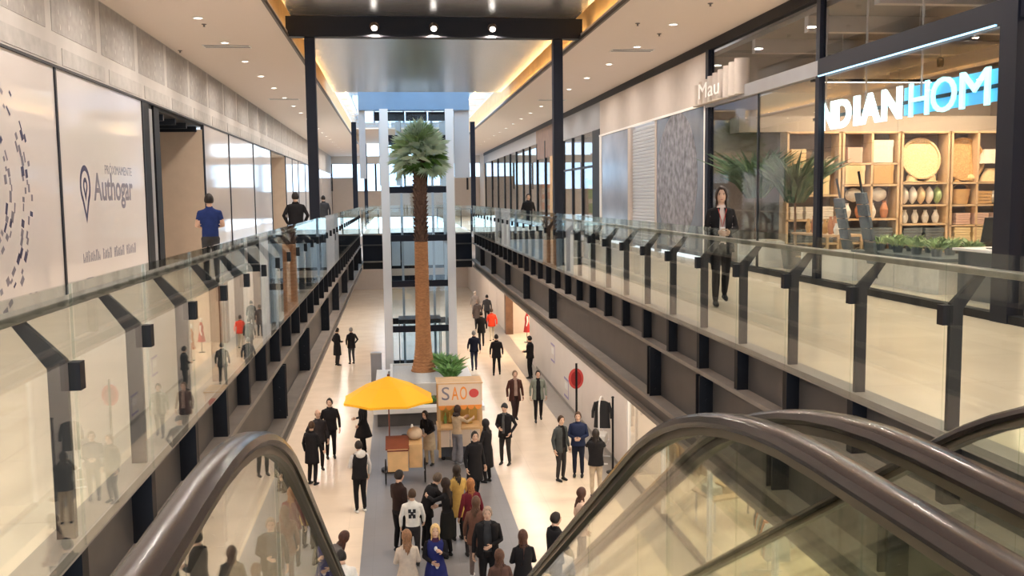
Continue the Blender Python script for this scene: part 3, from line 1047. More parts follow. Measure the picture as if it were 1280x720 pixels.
# ================================================================= COLUMNS AND BEAMS
LAB = {21.4: ('beside the recess', 'beside the grey panel'), 44.5: ('at the lift bridge on the logo wall side', 'at the lift bridge on the shop side'), 62: ('at the far end on the logo wall side', 'at the far end on the shop side')}
for y in (21.4, 44.5, 62):
    for i, x in enumerate((-1.72, 3.72)):
        t = thing('steel_column', 'slim black steel column ' + LAB[y][i], 'column', (x, y, 0))
        part('shaft', 'navy_steel', t, (-.11, .11, -.11, .11, .02, ZC - (0 if y < 30 else 0)), bevel=.01)
        part('base_plate', 'black_steel', t, (-.17, .17, -.17, .17, 0, .02))
t = thing('ceiling_beam', 'black cross beam carrying three round spotlights under the ceiling coffer', 'beam', (1.03, 21.4, 5.06))
part('girder', 'black_steel', t, (-3.24, 3.24, -.13, .13, 0, .43))
for y in (3.0, ):
    t2 = thing('ceiling_beam', 'black cross beam over the escalators', 'beam', (1.03, y, 5.06))
    part('girder', 'black_steel', t2, (-3.24, 3.24, -.13, .13, 0, .43))
for y, gr in ((21.4, 'spotlights on the black cross beam'), (3.0, 'added fill spotlights on the beam over the escalators')):  # the spots over the escalators are unseen, added to light the floor below
    for k in range(3):
        px = (468, 542, 615)[k]
        x = on(1, 21.27, px, 38).x
        t = thing('beam_spot', 'round glowing spotlight on the face of the black cross beam' if y > 20 else 'added fill spotlight on the unseen beam over the escalators', 'lamp', (x, y - .13, 5.27), group=gr)
        MB().ell((0, -.06, 0), (.10, .09, .10), 14, 9).build('housing', 'bronze_lip', t, smooth=60)
        MB().ell((0, -.105, -.035), (.066, .06, .062), 12, 8).build('lens', 'lamp_disc', t, smooth=60)
        area_lamp('spot_lamp', t, (0, -.16, -.14), 110, .14, (1, .88, .76))

# ================================================================= CEILING FITTINGS
ring = MB().lathe([(.075, 0), (.11, -.004), (.112, -.012), (.085, -.014), (.073, -.004)], 20).mesh('trim_ring', 'white_trim', 40)
disc = MB().cyl((0, 0, -.006), (0, 0, -.002), .074, n=18).mesh('lens', 'lamp_disc')
YS = [-5 + 2.93 * k for k in range(27)]


def downlight(x, y, z, label, group, watts, col=(1, .90, .80), d=1.0):
    t = thing('downlight', label, 'lamp', (x, y, z), group=group)
    if d != 1:
        t.scale = (d, d, d)
    link('trim_ring', ring, t)
    link('lens', disc, t)
    if watts:
        area_lamp('bulb', t, (0, 0, -.03), watts, .16, col)


for k, y in enumerate(YS):
    downlight(-3.63, y + .75, ZC, 'round warm downlight in the gallery ceiling over the logo wall side', 'downlights over the logo wall gallery', DOWN_W)
    downlight(5.78, y + .9, ZC, 'round warm downlight in the gallery ceiling over the shop sign side', 'downlights over the shop sign gallery', DOWN_W)
for k in range(19):  # unseen soffit downlights, added to light the ground floor
    y = 8 + 3.1 * k
    downlight(-3.2, y, -1.55, 'added unseen fill downlight in the soffit under the logo wall gallery', 'added soffit fill lamps under the logo wall gallery', SOFFIT_FILL_W)
    downlight(4.9, y, -1.55, 'added unseen fill downlight in the soffit under the shop sign gallery', 'added soffit fill lamps under the shop sign gallery', SOFFIT_FILL_W)
for i, (px, py) in enumerate(((284, 58), (355, 124), (690, 125), (790, 63))):
    p = on(2, ZC, px, py)
    t = thing('air_diffuser', ('slot air diffuser in the logo wall ceiling near the black beam', 'slot air diffuser in the logo wall ceiling beyond the black column', 'slot air diffuser in the shop side ceiling beyond the black column', 'slot air diffuser in the shop side ceiling near the black beam')[i], 'vent', (p.x, p.y, ZC))
    part('frame', 'white_trim', t, (-.52, .52, -.2, -.18, -.012, 0), (-.52, .52, .18, .2, -.012, 0), (-.52, -.5, -.18, .18, -.012, 0), (.5, .52, -.18, .18, -.012, 0), (-.5, .5, -.02, .02, -.012, 0))
    part('slot', 'grille', t, (-.5, .5, -.18, -.02, -.004, 0))
    part('slot', 'grille', t, (-.5, .5, .02, .18, -.004, 0))
for i, (px, py) in enumerate(((225, 63), (797, 29), (888, 4), (255, 30), (824, 42))):
    p = on(2, ZC, px, py)
    t = thing('sprinkler', 'small round sprinkler head in the gallery ceiling', 'sprinkler', (p.x, p.y, ZC), group='ceiling sprinklers')
    MB().lathe([(0, 0), (.05, 0), (.05, -.01), (.02, -.02), (.015, -.05), (.03, -.055), (0, -.06)], 12).build('head', 'grille', t)

# ================================================================= ESCALATORS
R_ESC, T30 = 2.1, math.radians(30)
Y_A = 1.82                              # where the level part ends


def esc_path(z0, y_start, off, y_top_cut=None, n=9, y_end=13.0):
    """points (y, z) of a line lying off metres above the step line, level -> arc -> 30 degrees down"""
    pts = [(y_start, z0 + off)]
    cy, cz = Y_A, z0 - R_ESC            # arc centre below
    for k in range(n + 1):
        a = T30 * k / n
        pts.append((cy + (R_ESC + off) * math.sin(a), cz + (R_ESC + off) * math.cos(a)))
    y, z = pts[-1]
    # go on until the lower landing
    zend = ZG + off
    L = (z - zend) / math.tan(T30)
    # bottom arc
    yb = y + L
    for k in range(1, n + 1):
        a = T30 * (1 - k / n)
        r = 1.6
        yc = yb + r * math.tan(T30 / 2) * 1.0
        pts.append((yc - r * math.sin(a) + 0, zend + r * (1 - math.cos(a)) if k < n else zend))
    pts.append((pts[-1][0] + 1.3, zend))
    return pts


def escalator(xl, xr, label):
    t = thing('escalator', label, 'escalator', (0, 0, 0))
    wid = xr - xl
    lo = esc_path(0, -.9, .10)
    hi = esc_path(0, -.9, .985)
    for sgn, x in ((-1, xl), (1, xr)):
        rail = esc_path(0, -.9, 1.03)
        # handrail with newel ends
        up = [(-.9 - .45 * math.sin(a), 1.03 - .45 + .45 * math.cos(a)) for a in [PI * k / 10 for k in range(10, 0, -1)]]
        ye, ze = rail[-1]
        dn = [(ye + .45 * math.sin(a), ze - .45 + .45 * math.cos(a)) for a in [PI * k / 10 for k in range(1, 11)]]
        path = up + rail + dn
        rings, rings2 = [], []
        prof = [(-.040, -.012), (-.034, .004), (-.022, .012), (.022, .012), (.034, .004), (.040, -.012), (.032, -.026), (-.032, -.026)]
        prof2 = [(-.024, -.05), (-.020, -.024), (.020, -.024), (.024, -.05)]
        for i, (y, z) in enumerate(path):
            a = path[max(0, i - 1)]
            b = path[min(len(path) - 1, i + 1)]
            d = Vector((0, b[0] - a[0], b[1] - a[1])).normalized()
            nrm = Vector((0, -d.z, d.y))
            if i < 10 and i < 3 and nrm.z > 0:
                pass
            c = Vector((x, y, z))
            rings.append([c + Vector((p[0], 0, 0)) + nrm * p[1] for p in prof])
            rings2.append([c + Vector((p[0], 0, 0)) + nrm * p[1] for p in prof2])
        MB().loft(rings).build('handrail', 'rubber', t, smooth=35)
        MB().loft(rings2).build('handrail_track', 'rail_metal', t, smooth=35)
        # glass panes between track and deck, split every 1.3 m
        nseg = len(lo)
        cuts = []
        import bisect

        def interp(pts, y):
            ys = [p[0] for p in pts]
            k = max(1, min(len(pts) - 1, bisect.bisect(ys, y)))
            (ya, za), (yb, zb) = pts[k - 1], pts[k]
            return za + (zb - za) * (y - ya) / (yb - ya + 1e-9)
        y = -.9
        ylast = min(lo[-1][0], hi[-1][0])
        while y < ylast - .2:
            y2 = min(y + 1.28, ylast)
            n = 7
            poly = [(y + .006 + (y2 - y - .012) * k / n, interp(hi, y + (y2 - y) * k / n)) for k in range(n + 1)]
            poly += [(y + .006 + (y2 - y - .012) * k / n, interp(lo, y + (y2 - y) * k / n)) for k in range(n, -1, -1)]
            MB().prism(poly, 0, x - .006, x + .006).build('glass_pane', 'esc_glass', t)
            y = y2
        # deck and truss cladding along the outside
        dk = esc_path(0, -.9, .13)
        bt = esc_path(0, -.9, -.95)
        ox = x + sgn * .1
        rg2 = []
        for (ya, za), (yb, zb) in zip(dk, lo):
            rg2.append([(min(x - .06, ox), ya, za), (max(x + .06, ox), ya, za), (max(x + .06, ox), yb, zb - .06), (min(x - .06, ox), yb, zb - .06)])
        MB().loft(rg2).build('deck', 'stainless', t, smooth=30)
        n = min(len(lo), len(bt))
        rg3 = []
        for i in range(n):
            (ya, za), (yb, zb) = lo[i], bt[i]
            zb = max(zb, ZG - .0)
            rg3.append([(ox - .012, ya, za - .06), (ox + .012, ya, za - .06), (ox + .012, yb, min(zb, za - .1)), (ox - .012, yb, min(zb, za - .1))])
        MB().loft(rg3).build('side_cladding', 'web_paint', t, smooth=30)
    # steps
    st = esc_path(0, -.2, 0)
    xa, xb = xl + .1, xr - .1
    mb = MB().box(xa, xb, -.2, .205, -.17, 0)
    for k in range(14):
        xx = xa + (xb - xa) * (k + .5) / 14
        mb.box(xx - .012, xx + .012, -.2, .2, 0, .006)
    sm = mb.mesh('step', 'esc_step')
    y = .75
    ylow = Y_A + 6.0 / math.tan(T30) + .1
    while y < ylow + 1.0:
        if y < Y_A:
            z = -.02
        else:
            z = -min((y - Y_A) * math.tan(T30), 6.0) - .02
            q = y - Y_A
            if q < 1.0:
                z = -.02 - .29 * q * q
        link('step', sm, t, (0, y, max(z, ZG + .0)))
        y += .41
    part('landing_plate', 'stainless', t, (xa, xb, -1.0, .5, -.02, .006))
    # underside
    bt = [p for p in esc_path(0, -.9, -.95)]
    rg4 = [[(xl - .1, y, max(z, ZG + .01)), (xr + .1, y, max(z, ZG + .01)), (xr + .1, y, max(z, ZG + .01) + .03), (xl - .1, y, max(z, ZG + .01) + .03)] for y, z in bt]
    MB().loft(rg4).build('underside', 'web_paint', t, smooth=30)
    return t


escalator(-.38, .87, 'escalator going down with black handrails around the photographer')
escalator(1.10, 2.10, 'second escalator with black handrails beside the shop gallery')

# ================================================================= GLASS LIFT
LX0, LX1, LY0, LY1 = -.32, 2.36, 39.6, 42.4
mat('lift_grey', (.50, .52, .57), .4)
t = thing('glass_lift', 'glass lift tower with white corner posts and dark cross beams', 'lift', (1.02, 41, ZG))
ox, oy = 1.02, 41


def lp(name, m, x0, x1, y0, y1, z0, z1, parent=t):
    return part(name, m, parent, (x0 - ox, x1 - ox, y0 - oy, y1 - oy, z0 - ZG, z1 - ZG))


for x in (LX0, LX1):
    for y in (LY0, LY1 - .2):
        lp('corner_post', 'white_paint', x - .17, x + .17, y - .0, y + .25, ZG, 5.2)
for z in (-5.7, -3.8, -1.9, .0, 2.0, 4.1):
    for y in (LY0 + .03, LY1 - .12):
        lp('cross_beam', 'navy_steel', LX0 + .17, LX1 - .17, y, y + .14, z - .22, z + .04)
    for x in (LX0, LX1):
        lp('cross_beam', 'navy_steel', x - .07, x + .07, LY0 + .25, LY1 - .2, z - .22, z + .04)
zs = (-5.66, -3.76, -1.86, .04, 2.04, 4.14, 5.2)
for z0, z1 in zip(zs, zs[1:]):
    lp('glass_pane', 'lift_glass', LX0 + .17, LX1 - .17, LY0 + .09, LY0 + .11, z0, z1 - .22)
    for x in (LX0, LX1):
        lp('glass_pane', 'lift_glass', x - .01, x + .01, LY0 + .25, LY1 - .2, z0, z1 - .22)
for x in (.35, 1.7):
    lp('guide_rail', 'lift_grey', x - .05, x + .05, 41.6, 41.7, ZG, 5.2)
lp('back_panel', 'white_paint', LX0 + .2, .25, 42.1, 42.15, -1.4, -.3)
lp('back_panel', 'white_paint', .4, LX1 - .2, 42.1, 42.15, -1.4, -.3)
cab = lp('cabin', 'lift_grey', .1, 1.9, 40.1, 41.5, ZG + .15, ZG + .3)
for z0, z1, nm in ((ZG + 2.3, ZG + 2.45, 'cabin_roof'),):
    lp(nm, 'dark_steel', .1, 1.9, 40.1, 41.5, z0, z1)
for x in (.1, 1.86):
    for y in (40.1, 41.46):
        lp('cabin_post', 'stainless', x, x + .04, y, y + .04, ZG + .3, ZG + 2.3)
lp('cabin_door', 'lift_glass', .2, 1.86, 41.47, 41.49, ZG + .3, ZG + 2.3)
lp('plinth', 'black_steel', LX0 + .1, LX1 - .1, LY0 + .1, LY1, ZG, ZG + .15)
# head frame: broad blue beam carried by pale legs, dark window strip below
lp('head_beam', 'blue_panel', -1.36, 3.26, 40.4, 40.9, 5.22, 6.0)
lp('head_leg', 'lift_grey', -1.36, -1.1, 40.6, 40.9, 2.4, 5.22)
lp('head_leg', 'lift_grey', 2.62, 3.26, 40.6, 40.9, 2.4, 5.22)
for a, b in ((-.72, .55), (.6, 1.5), (1.55, 2.6)):
    lp('dark_window', 'dark_steel', a, b, 41.0, 41.05, 4.82, 5.2)
for x in (-.45, .25, 2.1):
    lp('mullion', 'white_paint', x - .1, x + .1, 40.95, 41.1, 2.1, 4.8)

# ================================================================= PALM AND PLANTER
PX, PY = 1.02, 36.6
t = thing('planter_bench', 'long white planter with bench rim at the foot of the palm', 'planter', (1.02, 34.6, ZG))
mat('bench_white', (.74, .73, .72), .4)
mat('soil', (.10, .06, .04), .9)
mat('gravel', (.50, .50, .50), .9, var=.3, scale=40)
for x0, x1, y0, y1 in ((-1.85, 1.85, -3.4, -2.9), (-1.85, 1.85, 3.6, 4.0), (-1.85, -1.4, -2.9, 3.6), (1.4, 1.85, -2.9, 3.6)):
    part('bench_rim', 'bench_white', t, (x0, x1, y0, y1, .45, .62))
    part('plinth', 'web_paint', t, (x0 + .14 if x0 < 1 else x0 + .1, x1 - .14 if x1 > -1 else x1 - .1, y0 + .12, y1 - .08, 0, .45))
part('soil', 'soil', t, (-1.4, 1.4, -2.9, 3.6, .1, .5))
part('planter_box', 'bench_white', t, (-1.3, 1.3, -.9, -.8, .5, .95), (-1.3, 1.3, 3.3, 3.4, .5, .95), (-1.3, -1.2, -.8, 3.3, .5, .95), (1.2, 1.3, -.8, 3.3, .5, .95))
part('planter_gravel', 'gravel', t, (-1.2, 1.2, -.8, 3.3, .5, .88))
rr = random.Random(5)
k = 0
for x, y, h, lab in ((1.95, 34.95, .7, 'dark green shrub at the front corner of the planter under the palm'), (2.02, 36.2, .85, 'tallest dark green shrub beside the palm trunk'), (1.75, 37.5, .7, 'dark green shrub behind the palm trunk on the kiosk side')):
    q = thing('planter_shrub', lab, 'plant', (x, y, ZG + .87), group='shrubs under the palm')
    leaf_tuft(120, .2, h, 'leaf', 200 + k, .06, q)
    MB().tube([(0, 0, -.02), (0, 0, h * .5)], [.02, .008], 6).build('stem', 'wood_dark', q)
    k += 1
for i, (x, y) in enumerate(((0.1, 32.2), (.9, 32.4), (1.7, 32.2), (2.2, 33.4))):
    q = thing('planter_shrub', 'low green ground cover tuft behind the white bench rim', 'plant', (x, y, ZG + .5), group='ground cover behind the bench rim')
    leaf_tuft(80, .3, .35, 'leaf', 300 + i, .05, q)
# grey bin beside the planter
t = thing('bin', 'grey metal litter bin beside the white planter', 'bin', (-.85, 38.9, ZG))
MB().box(-.22, .22, -.2, .2, .06, 1.25).build('body', 'grey_bulk', t, bevel=.02)
part('foot', 'black_steel', t, (-.18, .18, -.16, .16, 0, .06))
part('lid', 'stainless', t, (-.23, .23, -.21, .21, 1.25, 1.29))

mat('bark', (.40, .19, .085), .85, var=.22, scale=9, bump=.6, stretch=(1, 1, 3))
mat('bark_dark', (.13, .075, .055), .9, var=.3, scale=14, bump=.8)
mat('frond', (.34, .48, .24), .5, var=.3, scale=2)
mat('frond_pale', (.58, .70, .55), .5, var=.2, scale=2)
mat('frond_deep', (.11, .24, .05), .5, var=.2, scale=2)
palm = thing('palm_tree', 'tall fan palm with orange-brown trunk growing in the white planter', 'palm', (PX, PY, ZG + .85))
prof = []
z = -.02
while z < 5.0:
    r = .285 - .035 * min(1, z / 5) + .20 * math.exp(-max(z, 0) / .55)
    prof += [(r, z), (r + .012, z + .10), (r - .004, z + .12)]
    z += .13
MB().lathe([(0, -.02)] + prof + [(.2, z), (0, z)], 18).build('trunk', 'bark', palm, smooth=60)
mb = MB()
prof = []
z0 = z - .05
while z < 8.2:
    prof.append((.22 + .02 * math.sin(z * 2), z))
    z += .2
mb.lathe([(0, z0)] + [(.22, z0)] + prof + [(0, z)], 14)
rr = random.Random(9)
zz = z0
while zz < 8.1:
    for k in range(9):
        a = 2 * PI * (k + .5 * (int(zz / .16) % 2)) / 9 + rr.uniform(-.1, .1)
        d = Vector((math.cos(a), math.sin(a), 0))
        b = d * .22 + Vector((0, 0, zz))
        tp = d * (.285 + rr.uniform(0, .04)) + Vector((0, 0, zz + .17))
        sd = Vector((-d.y, d.x, 0)) * .06
        mb.add([b - sd, b + sd, tp + sd * .5, tp - sd * .5, b - d * .06 + Vector((0, 0, .14))], [(0, 1, 2, 3), (3, 2, 4), (1, 4, 2), (0, 3, 4)])
    zz += .16
mb.build('boot_collar', 'bark_dark', palm)


def frond_mesh(seed, L, m):
    r = random.Random(seed)
    mb = MB()
    mb.tube([(0, 0, 0), (L * .3, 0, .03), (L * .55, 0, .03)], [.022, .016, .012], 5)
    c = Vector((L * .55, 0, .03))
    n = 25
    for k in range(n):
        a = math.radians(-118 + 236 * k / (n - 1))
        d = Vector((math.cos(a), math.sin(a), 0))
        ll = L * (.55 - .13 * abs(a) / 2.0) * r.uniform(.9, 1.05)
        sd = Vector((-d.y, d.x, 0)) * .021 * L
        fold = Vector((0, 0, .03 * L * (1 if k % 2 else -1)))
        droop = Vector((0, 0, -.22 * ll * r.uniform(.5, 1.4)))
        p1 = c + d * ll * .55 + Vector((0, 0, .03))
        p2 = c + d * ll + droop
        mb.add([c, p1 - sd + fold * .3, p2, p1 + sd - fold * .3], [(0, 1, 2), (0, 2, 3)])
    return mb.mesh('frond', m)


fm = [frond_mesh(1, 1.15, 'frond_pale'), frond_mesh(2, 1.1, 'frond'), frond_mesh(3, 1.0, 'frond_deep'), frond_mesh(4, 1.1, 'frond_pale')]
N = 66
for k in range(N):
    u = k / (N - 1)
    el = math.radians(90 - 125 * u ** 1.25)                 # from upright to hanging
    az = k * 2.39996
    o = link('frond', fm[(k * 7 + k // 5) % 4], palm, (0, 0, 8.15 + .12 * (1 - u)))
    o.rotation_mode = 'XYZ'
    o.matrix_local = Matrix.Translation((0, 0, 8.12 + .15 * (1 - u))) @ Matrix.Rotation(az, 4, 'Z') @ Matrix.Rotation(-el, 4, 'Y') @ Matrix.Rotation(rr.uniform(-.4, .4), 4, 'X') @ Matrix.Scale(1.02 + .2 * (1 - u), 4)
# ================================================================= GROUND FLOOR STALLS
mat('yellow_cloth', (.98, .50, .012), .7)
mat('cart_wood', (.66, .42, .20), .5, var=.1, scale=4)
mat('lid_wood', (.20, .055, .03), .45, var=.15, scale=4)
mat('sign_cream', (.74, .60, .48), .6)
mat('orange_ink', (.85, .30, .05), .6)
mat('red_ink', (.62, .07, .06), .6)
mat('cloth_red', (.40, .03, .03), .9)
mat('steel_tube', (.35, .35, .37), .3, metal=.8)
mat('sack', (.50, .38, .27), .9, var=.1)
mat('brass', (.55, .36, .10), .3, metal=.6)
# umbrella
ub = on(1, 26.1, 485, 470)
ux, uy = ub.x, 26.1
t = thing('market_umbrella', 'yellow market umbrella on a thin pole above the cargo trike', 'umbrella', (ux, uy, ZG))
top = ub.z - ZG
n = 8
rim = [(1.3 * math.cos(2 * PI * (k + .5) / n), 1.3 * math.sin(2 * PI * (k + .5) / n), top - .62) for k in range(n)]
mid = [(.66 * math.cos(2 * PI * (k + .5) / n), .66 * math.sin(2 * PI * (k + .5) / n), top - .25) for k in range(n)]
for k in range(n):
    j = (k + 1) % n
    a, b, c, d = Vector(rim[k]), Vector(rim[j]), Vector(mid[j]), Vector(mid[k])
    ap = Vector((0, 0, top))
    sag = (a + b) / 2 - Vector((a.x + b.x, a.y + b.y, 0)) * .008 + Vector((0, 0, .008))
    dn = Vector((0, 0, -.015))
    vs = [ap, d, c, a, sag, b]
    vs2 = [v + dn for v in vs]
    f = [(0, 1, 2), (1, 3, 4), (1, 4, 2), (2, 4, 5)]
    mb = MB()
    mb.add(vs, f)
    mb.add(vs2, [q[::-1] for q in f])
    mb.add([a, sag, a + dn * 4, sag + dn * 4], [(0, 1, 3, 2)])
    mb.add([sag, b, sag + dn * 4, b + dn * 4], [(0, 1, 3, 2)])
    mb.build('canopy_panel', 'yellow_cloth', t)
    MB().tube([Vector((0, 0, top - .04)), d + dn * 2, a + dn * 2], .009, 5).build('rib', 'steel_tube', t)
MB().cyl((0, 0, .1), (0, 0, top - .02), .02, n=10).build('pole', 'lid_wood', t)
MB().lathe([(0, 0), (.25, 0), (.25, .08), (.05, .12), (.03, .3), (0, .3)], 18).build('foot', 'dark_steel', t)
MB().ell((0, 0, top + .02), (.03, .03, .04), 8, 6).build('finial', 'lid_wood', t)

# cargo trike with wooden boxes
bx0 = on(2, ZG + .45, 488, 580)
t = thing('cargo_trike', 'wooden cargo trike with open brown lid under the umbrella', 'trike', (.05, 25.3, ZG))


def wheel(parent, x, y, r, axis='x'):
    mb = MB()
    for k in range(24):
        a, b = 2 * PI * k / 24, 2 * PI * (k + 1) / 24
        mb.tube([(x, y + r * math.cos(a), r + r * math.sin(a)), (x, y + r * math.cos(b), r + r * math.sin(b))], .018, 6)
    w_ = mb.build('wheel', 'black_steel', parent)
    mb = MB()
    for k in range(12):
        a = 2 * PI * k / 12
        mb.tube([(x, y, r), (x, y + r * math.cos(a), r + r * math.sin(a))], .004, 4)
    mb.cyl((x - .03, y, r), (x + .03, y, r), .03, n=8)
    mb.build('spokes', 'steel_tube', w_)


wheel(t, -.42, -.35, .32)
wheel(t, .62, -.35, .32)
wheel(t, .1, 1.35, .32)
MB().box(-.36, .18, -.75, .15, .42, .98).build('front_box', 'cart_wood', t, bevel=.012)
MB().box(.2, .56, -.45, .95, .42, 1.05).build('rear_box', 'cart_wood', t, bevel=.012)
mb = MB()
mb.obox(Matrix.Translation((-.1, -.2, 1.06)) @ Matrix.Rotation(math.radians(12), 4, 'X') @ Matrix.Rotation(math.radians(0), 4, 'Y'), .62, .8, .03)
mb.build('lid', 'lid_wood', t)
part('rim', 'lid_wood', t, (-.37, .19, -.76, -.73, .96, 1.0))
part('rim', 'lid_wood', t, (-.37, .19, .13, .16, .96, 1.0))
MB().tube([(.1, 1.35, .32), (.1, 1.0, .75), (.1, .5, .5), (.1, -.2, .38)], .022, 7).build('frame', 'steel_tube', t)
MB().tube([(.1, 1.0, .75), (.1, 1.05, .9)], .018, 6).build('seat_post', 'steel_tube', t)
MB().ell((.1, 1.05, .93), (.09, .14, .04), 10, 6).build('saddle', 'black_steel', t, smooth=60)
MB().tube([(-.2, .25, 1.1), (.1, .2, 1.14), (.4, .25, 1.1)], .014, 6).build('handlebar', 'steel_tube', t)
mb = MB().ell((.38, .3, 1.17), (.22, .42, .16), 14, 8)
o = mb.build('jute_sack', 'sack', None, smooth=60)
o.location = (.05, 25.3, ZG)
tag(o, 'slumped jute sack lying on the cargo trike box', 'sack')
t = thing('paper_cone', 'white paper cone standing on the cargo trike', 'paper cone', (.36, 25.75, ZG + 1.05))
MB().lathe([(0, .02), (.12, .0), (.02, .34), (0, .34)], 14).build('cone', 'white_trim', t, smooth=40)

# kiosk
t = thing('juice_kiosk', 'small wooden snack kiosk with a cream sign board on top', 'kiosk', (1.76, 27.25, ZG))
for x in (-.6, .6):
    for y in (-.42, .42):
        part('post', 'cart_wood', t, (x - .035, x + .035, y - .035, y + .035, .12, 2.26))
part('counter', 'cart_wood', t, (-.66, .66, -.48, .48, .92, .98))
for i in range(4):
    x = -.6 + i * .3
    part('front_panel', 'sign_cream', t, (x + .01, x + .29, -.44, -.41, .42, .92))
part('side_panel', 'cart_wood', t, (-.62, -.59, -.4, .4, .42, .92))
part('side_panel', 'cart_wood', t, (.59, .62, -.4, .4, .42, .92))
part('base', 'counter_dark', t, (-.6, .6, -.38, .42, .12, .42))
part('back_board', 'brass', t, (-.56, .56, .40, .43, 0.98, 1.6))
for x in (-.5, .5):
    MB().cyl((x, -.25, .06), (x, -.31, .06), .06, n=14).build('castor', 'black_steel', t)
    MB().cyl((x, .31, .06), (x, .25, .06), .06, n=14).build('castor', 'black_steel', t)
sg_ = part('sign_board', 'sign_cream', t, (-.62, .62, -.48, -.44, 1.62, 2.30))
write('sign_letter', 'S', 'grey_ink', sg_, (-.52, -.484, 1.80), Vector((.22, 0, 0)), Vector((0, 0, .38)), .004)
write('sign_letter', 'A', 'orange_ink', sg_, (-.24, -.484, 1.80), Vector((.2, 0, 0)), Vector((0, 0, .38)), .004, .01)
write('sign_letter', 'O', 'orange_ink', sg_, (.0, -.484, 1.80), Vector((.2, 0, 0)), Vector((0, 0, .38)), .004, .01)
MB().ell((.4, -.484, 1.98), (.14, .004, .13), 14, 8).build('fruit_mark', 'red_ink', sg_)
mb = MB()
for k in range(6):
    a = [(math.cos(PI + PI * q / 8) * .1 - .52 + .208 * k, math.sin(PI + PI * q / 8) * .13 + 1.64) for q in range(9)]
    mb.prism(a, 1, -.5, -.485)
mb.build('scalloped_valance', 'orange_ink', t)
part('roof', 'cart_wood', t, (-.66, .66, -.5, .5, 2.26, 2.29))
for k in range(4):
    o = MB().lathe([(0, 0), (.045, 0), (.045, .18), (.018, .24), (.018, .32), (0, .32)], 12).build('bottle', 'brass' if k % 2 else 'leaf', None, smooth=40)
    o.location = (1.36 + .13 * k, 27.4, ZG + .98)
    tag(o, 'small drink bottle in the row on the kiosk counter', 'bottle', 'bottles on the kiosk counter')
t = thing('juice_press', 'brass juice press standing on the kiosk counter', 'press', (2.04, 27.35, ZG + .98))
MB().lathe([(0, 0), (.12, 0), (.12, .03), (.03, .05), (.03, .4), (.09, .44), (.09, .56), (0, .58)], 14).build('body', 'brass', t, smooth=40)
MB().tube([(0, 0, .5), (.12, -.05, .66), (.2, -.1, .6)], .012, 6).build('lever', 'steel_tube', t)

# ================================================================= GROUND FLOOR RIGHT SIDE
mat('hoarding', (.70, .64, .60), .5, var=.03, scale=1.2)
mat('violet_ink', (.30, .26, .48), .5)
XW = 6.1
wg = struct('wall_ground_right')
yy = 24.6
while yy < 41:
    part('panel', 'hoarding', wg, (XW, XW + .1, yy + .005, yy + 2.045, ZG, -1.55))
    yy += 2.05
part('skirting', 'border_stone', wg, (XW - .02, XW, 24.6, 41, ZG, ZG + .12))
part('column', 'wood_dark', wg, (XW - .1, XW + .3, 51.6, 52.3, ZG, -1.55))
yy = 52.3
while yy < 78:
    part('panel', 'plaster', wg, (XW, XW + .1, yy, yy + 4.9, ZG, -1.55))
    yy += 5
part('inner_wall', 'plaster', wg, (10.5, 10.6, 2, 60, ZG, -1.55))
part('inner_wall', 'plaster', wg, (XW + .1, 10.5, 41, 41.1, ZG, -1.55))
part('inner_wall', 'plaster', wg, (XW + .1, 10.5, 24.6, 24.7, ZG, -1.55))
part('inner_wall', 'plaster', wg, (XW + .1, 10.5, 52.0, 52.1, ZG, -1.55))
part('header', 'white_trim', wg, (XW, XW + .1, 41, 51.6, -2.2, -1.55))
for i, (px, py) in enumerate(((691, 441), (708, 485))):
    p = on(0, XW, px, py)
    lo_ = MB()
    lo_.box(XW - .004, XW, p.y - .45, p.y + .45, p.z + .28, p.z + .36).box(XW - .004, XW, p.y - .45, p.y + .45, p.z - .36, p.z - .28)
    lo_.box(XW - .004, XW, p.y - .45, p.y - .37, p.z - .28, p.z + .28)
    lo_.build('notice', 'violet_ink', wg)
    lo_ = MB().box(XW - .004, XW, p.y - .25, p.y + .3, p.z - .05, p.z + .2)
    lo_.build('notice', 'white_trim', wg)
# near shop front: open glass with clothing
sfg = struct('window_3')
for y in (8, 11.3, 14.6, 17.9, 21.2, 24.5):
    part('mullion', 'white_trim', sfg, (XW, XW + .08, y - .06, y + .06, ZG, -1.55))
ys = (8, 11.3, 14.6, 17.9, 21.2, 24.5)
for a, b in zip(ys, ys[1:]):
    part('pane', 'shop_glass', sfg, (XW + .03, XW + .045, a + .06, b - .06, ZG + .1, -1.9))
part('header', 'white_trim', sfg, (XW, XW + .1, 8, 24.5, -1.9, -1.55))
part('kerb', 'dark_steel', sfg, (XW - .02, XW + .1, 8, 24.5, ZG, ZG + .1))

# round red sign on a black stand
p = on(2, ZG, 727, 543)
t = thing('sign_stand', 'black pole stand with a round red sign by the white hoarding', 'sign', (5.62, p.y, ZG))
MB().lathe([(0, 0), (.2, 0), (.2, .03), (.03, .05), (0, .05)], 18).build('foot', 'black_steel', t)
MB().cyl((0, 0, .04), (0, 0, 2.3), .035, n=10).build('pole', 'black_steel', t)
poly = [(.24 * math.cos(2 * PI * k / 28), 1.80 + .33 * math.sin(2 * PI * k / 28)) for k in range(28)]
sgn = MB().prism(poly, 1, .045, .075).build('sign_disc', 'red_ink', t)
MB().prism([(p_[0] * .72, 1.80 + (p_[1] - 1.80) * .72) for p_ in poly], 1, .036, .045).build('sign_face', 'cloth_red', sgn)
p = on(2, ZG, 783, 590)
t = thing('barrier_pole', 'plain black pole standing by the near shop front', 'pole', (5.8, p.y, ZG))
MB().lathe([(0, 0), (.18, 0), (.18, .03), (.03, .05), (0, .05)], 18).build('foot', 'black_steel', t)
MB().cyl((0, 0, .04), (0, 0, 2.1), .03, n=10).build('pole', 'black_steel', t)
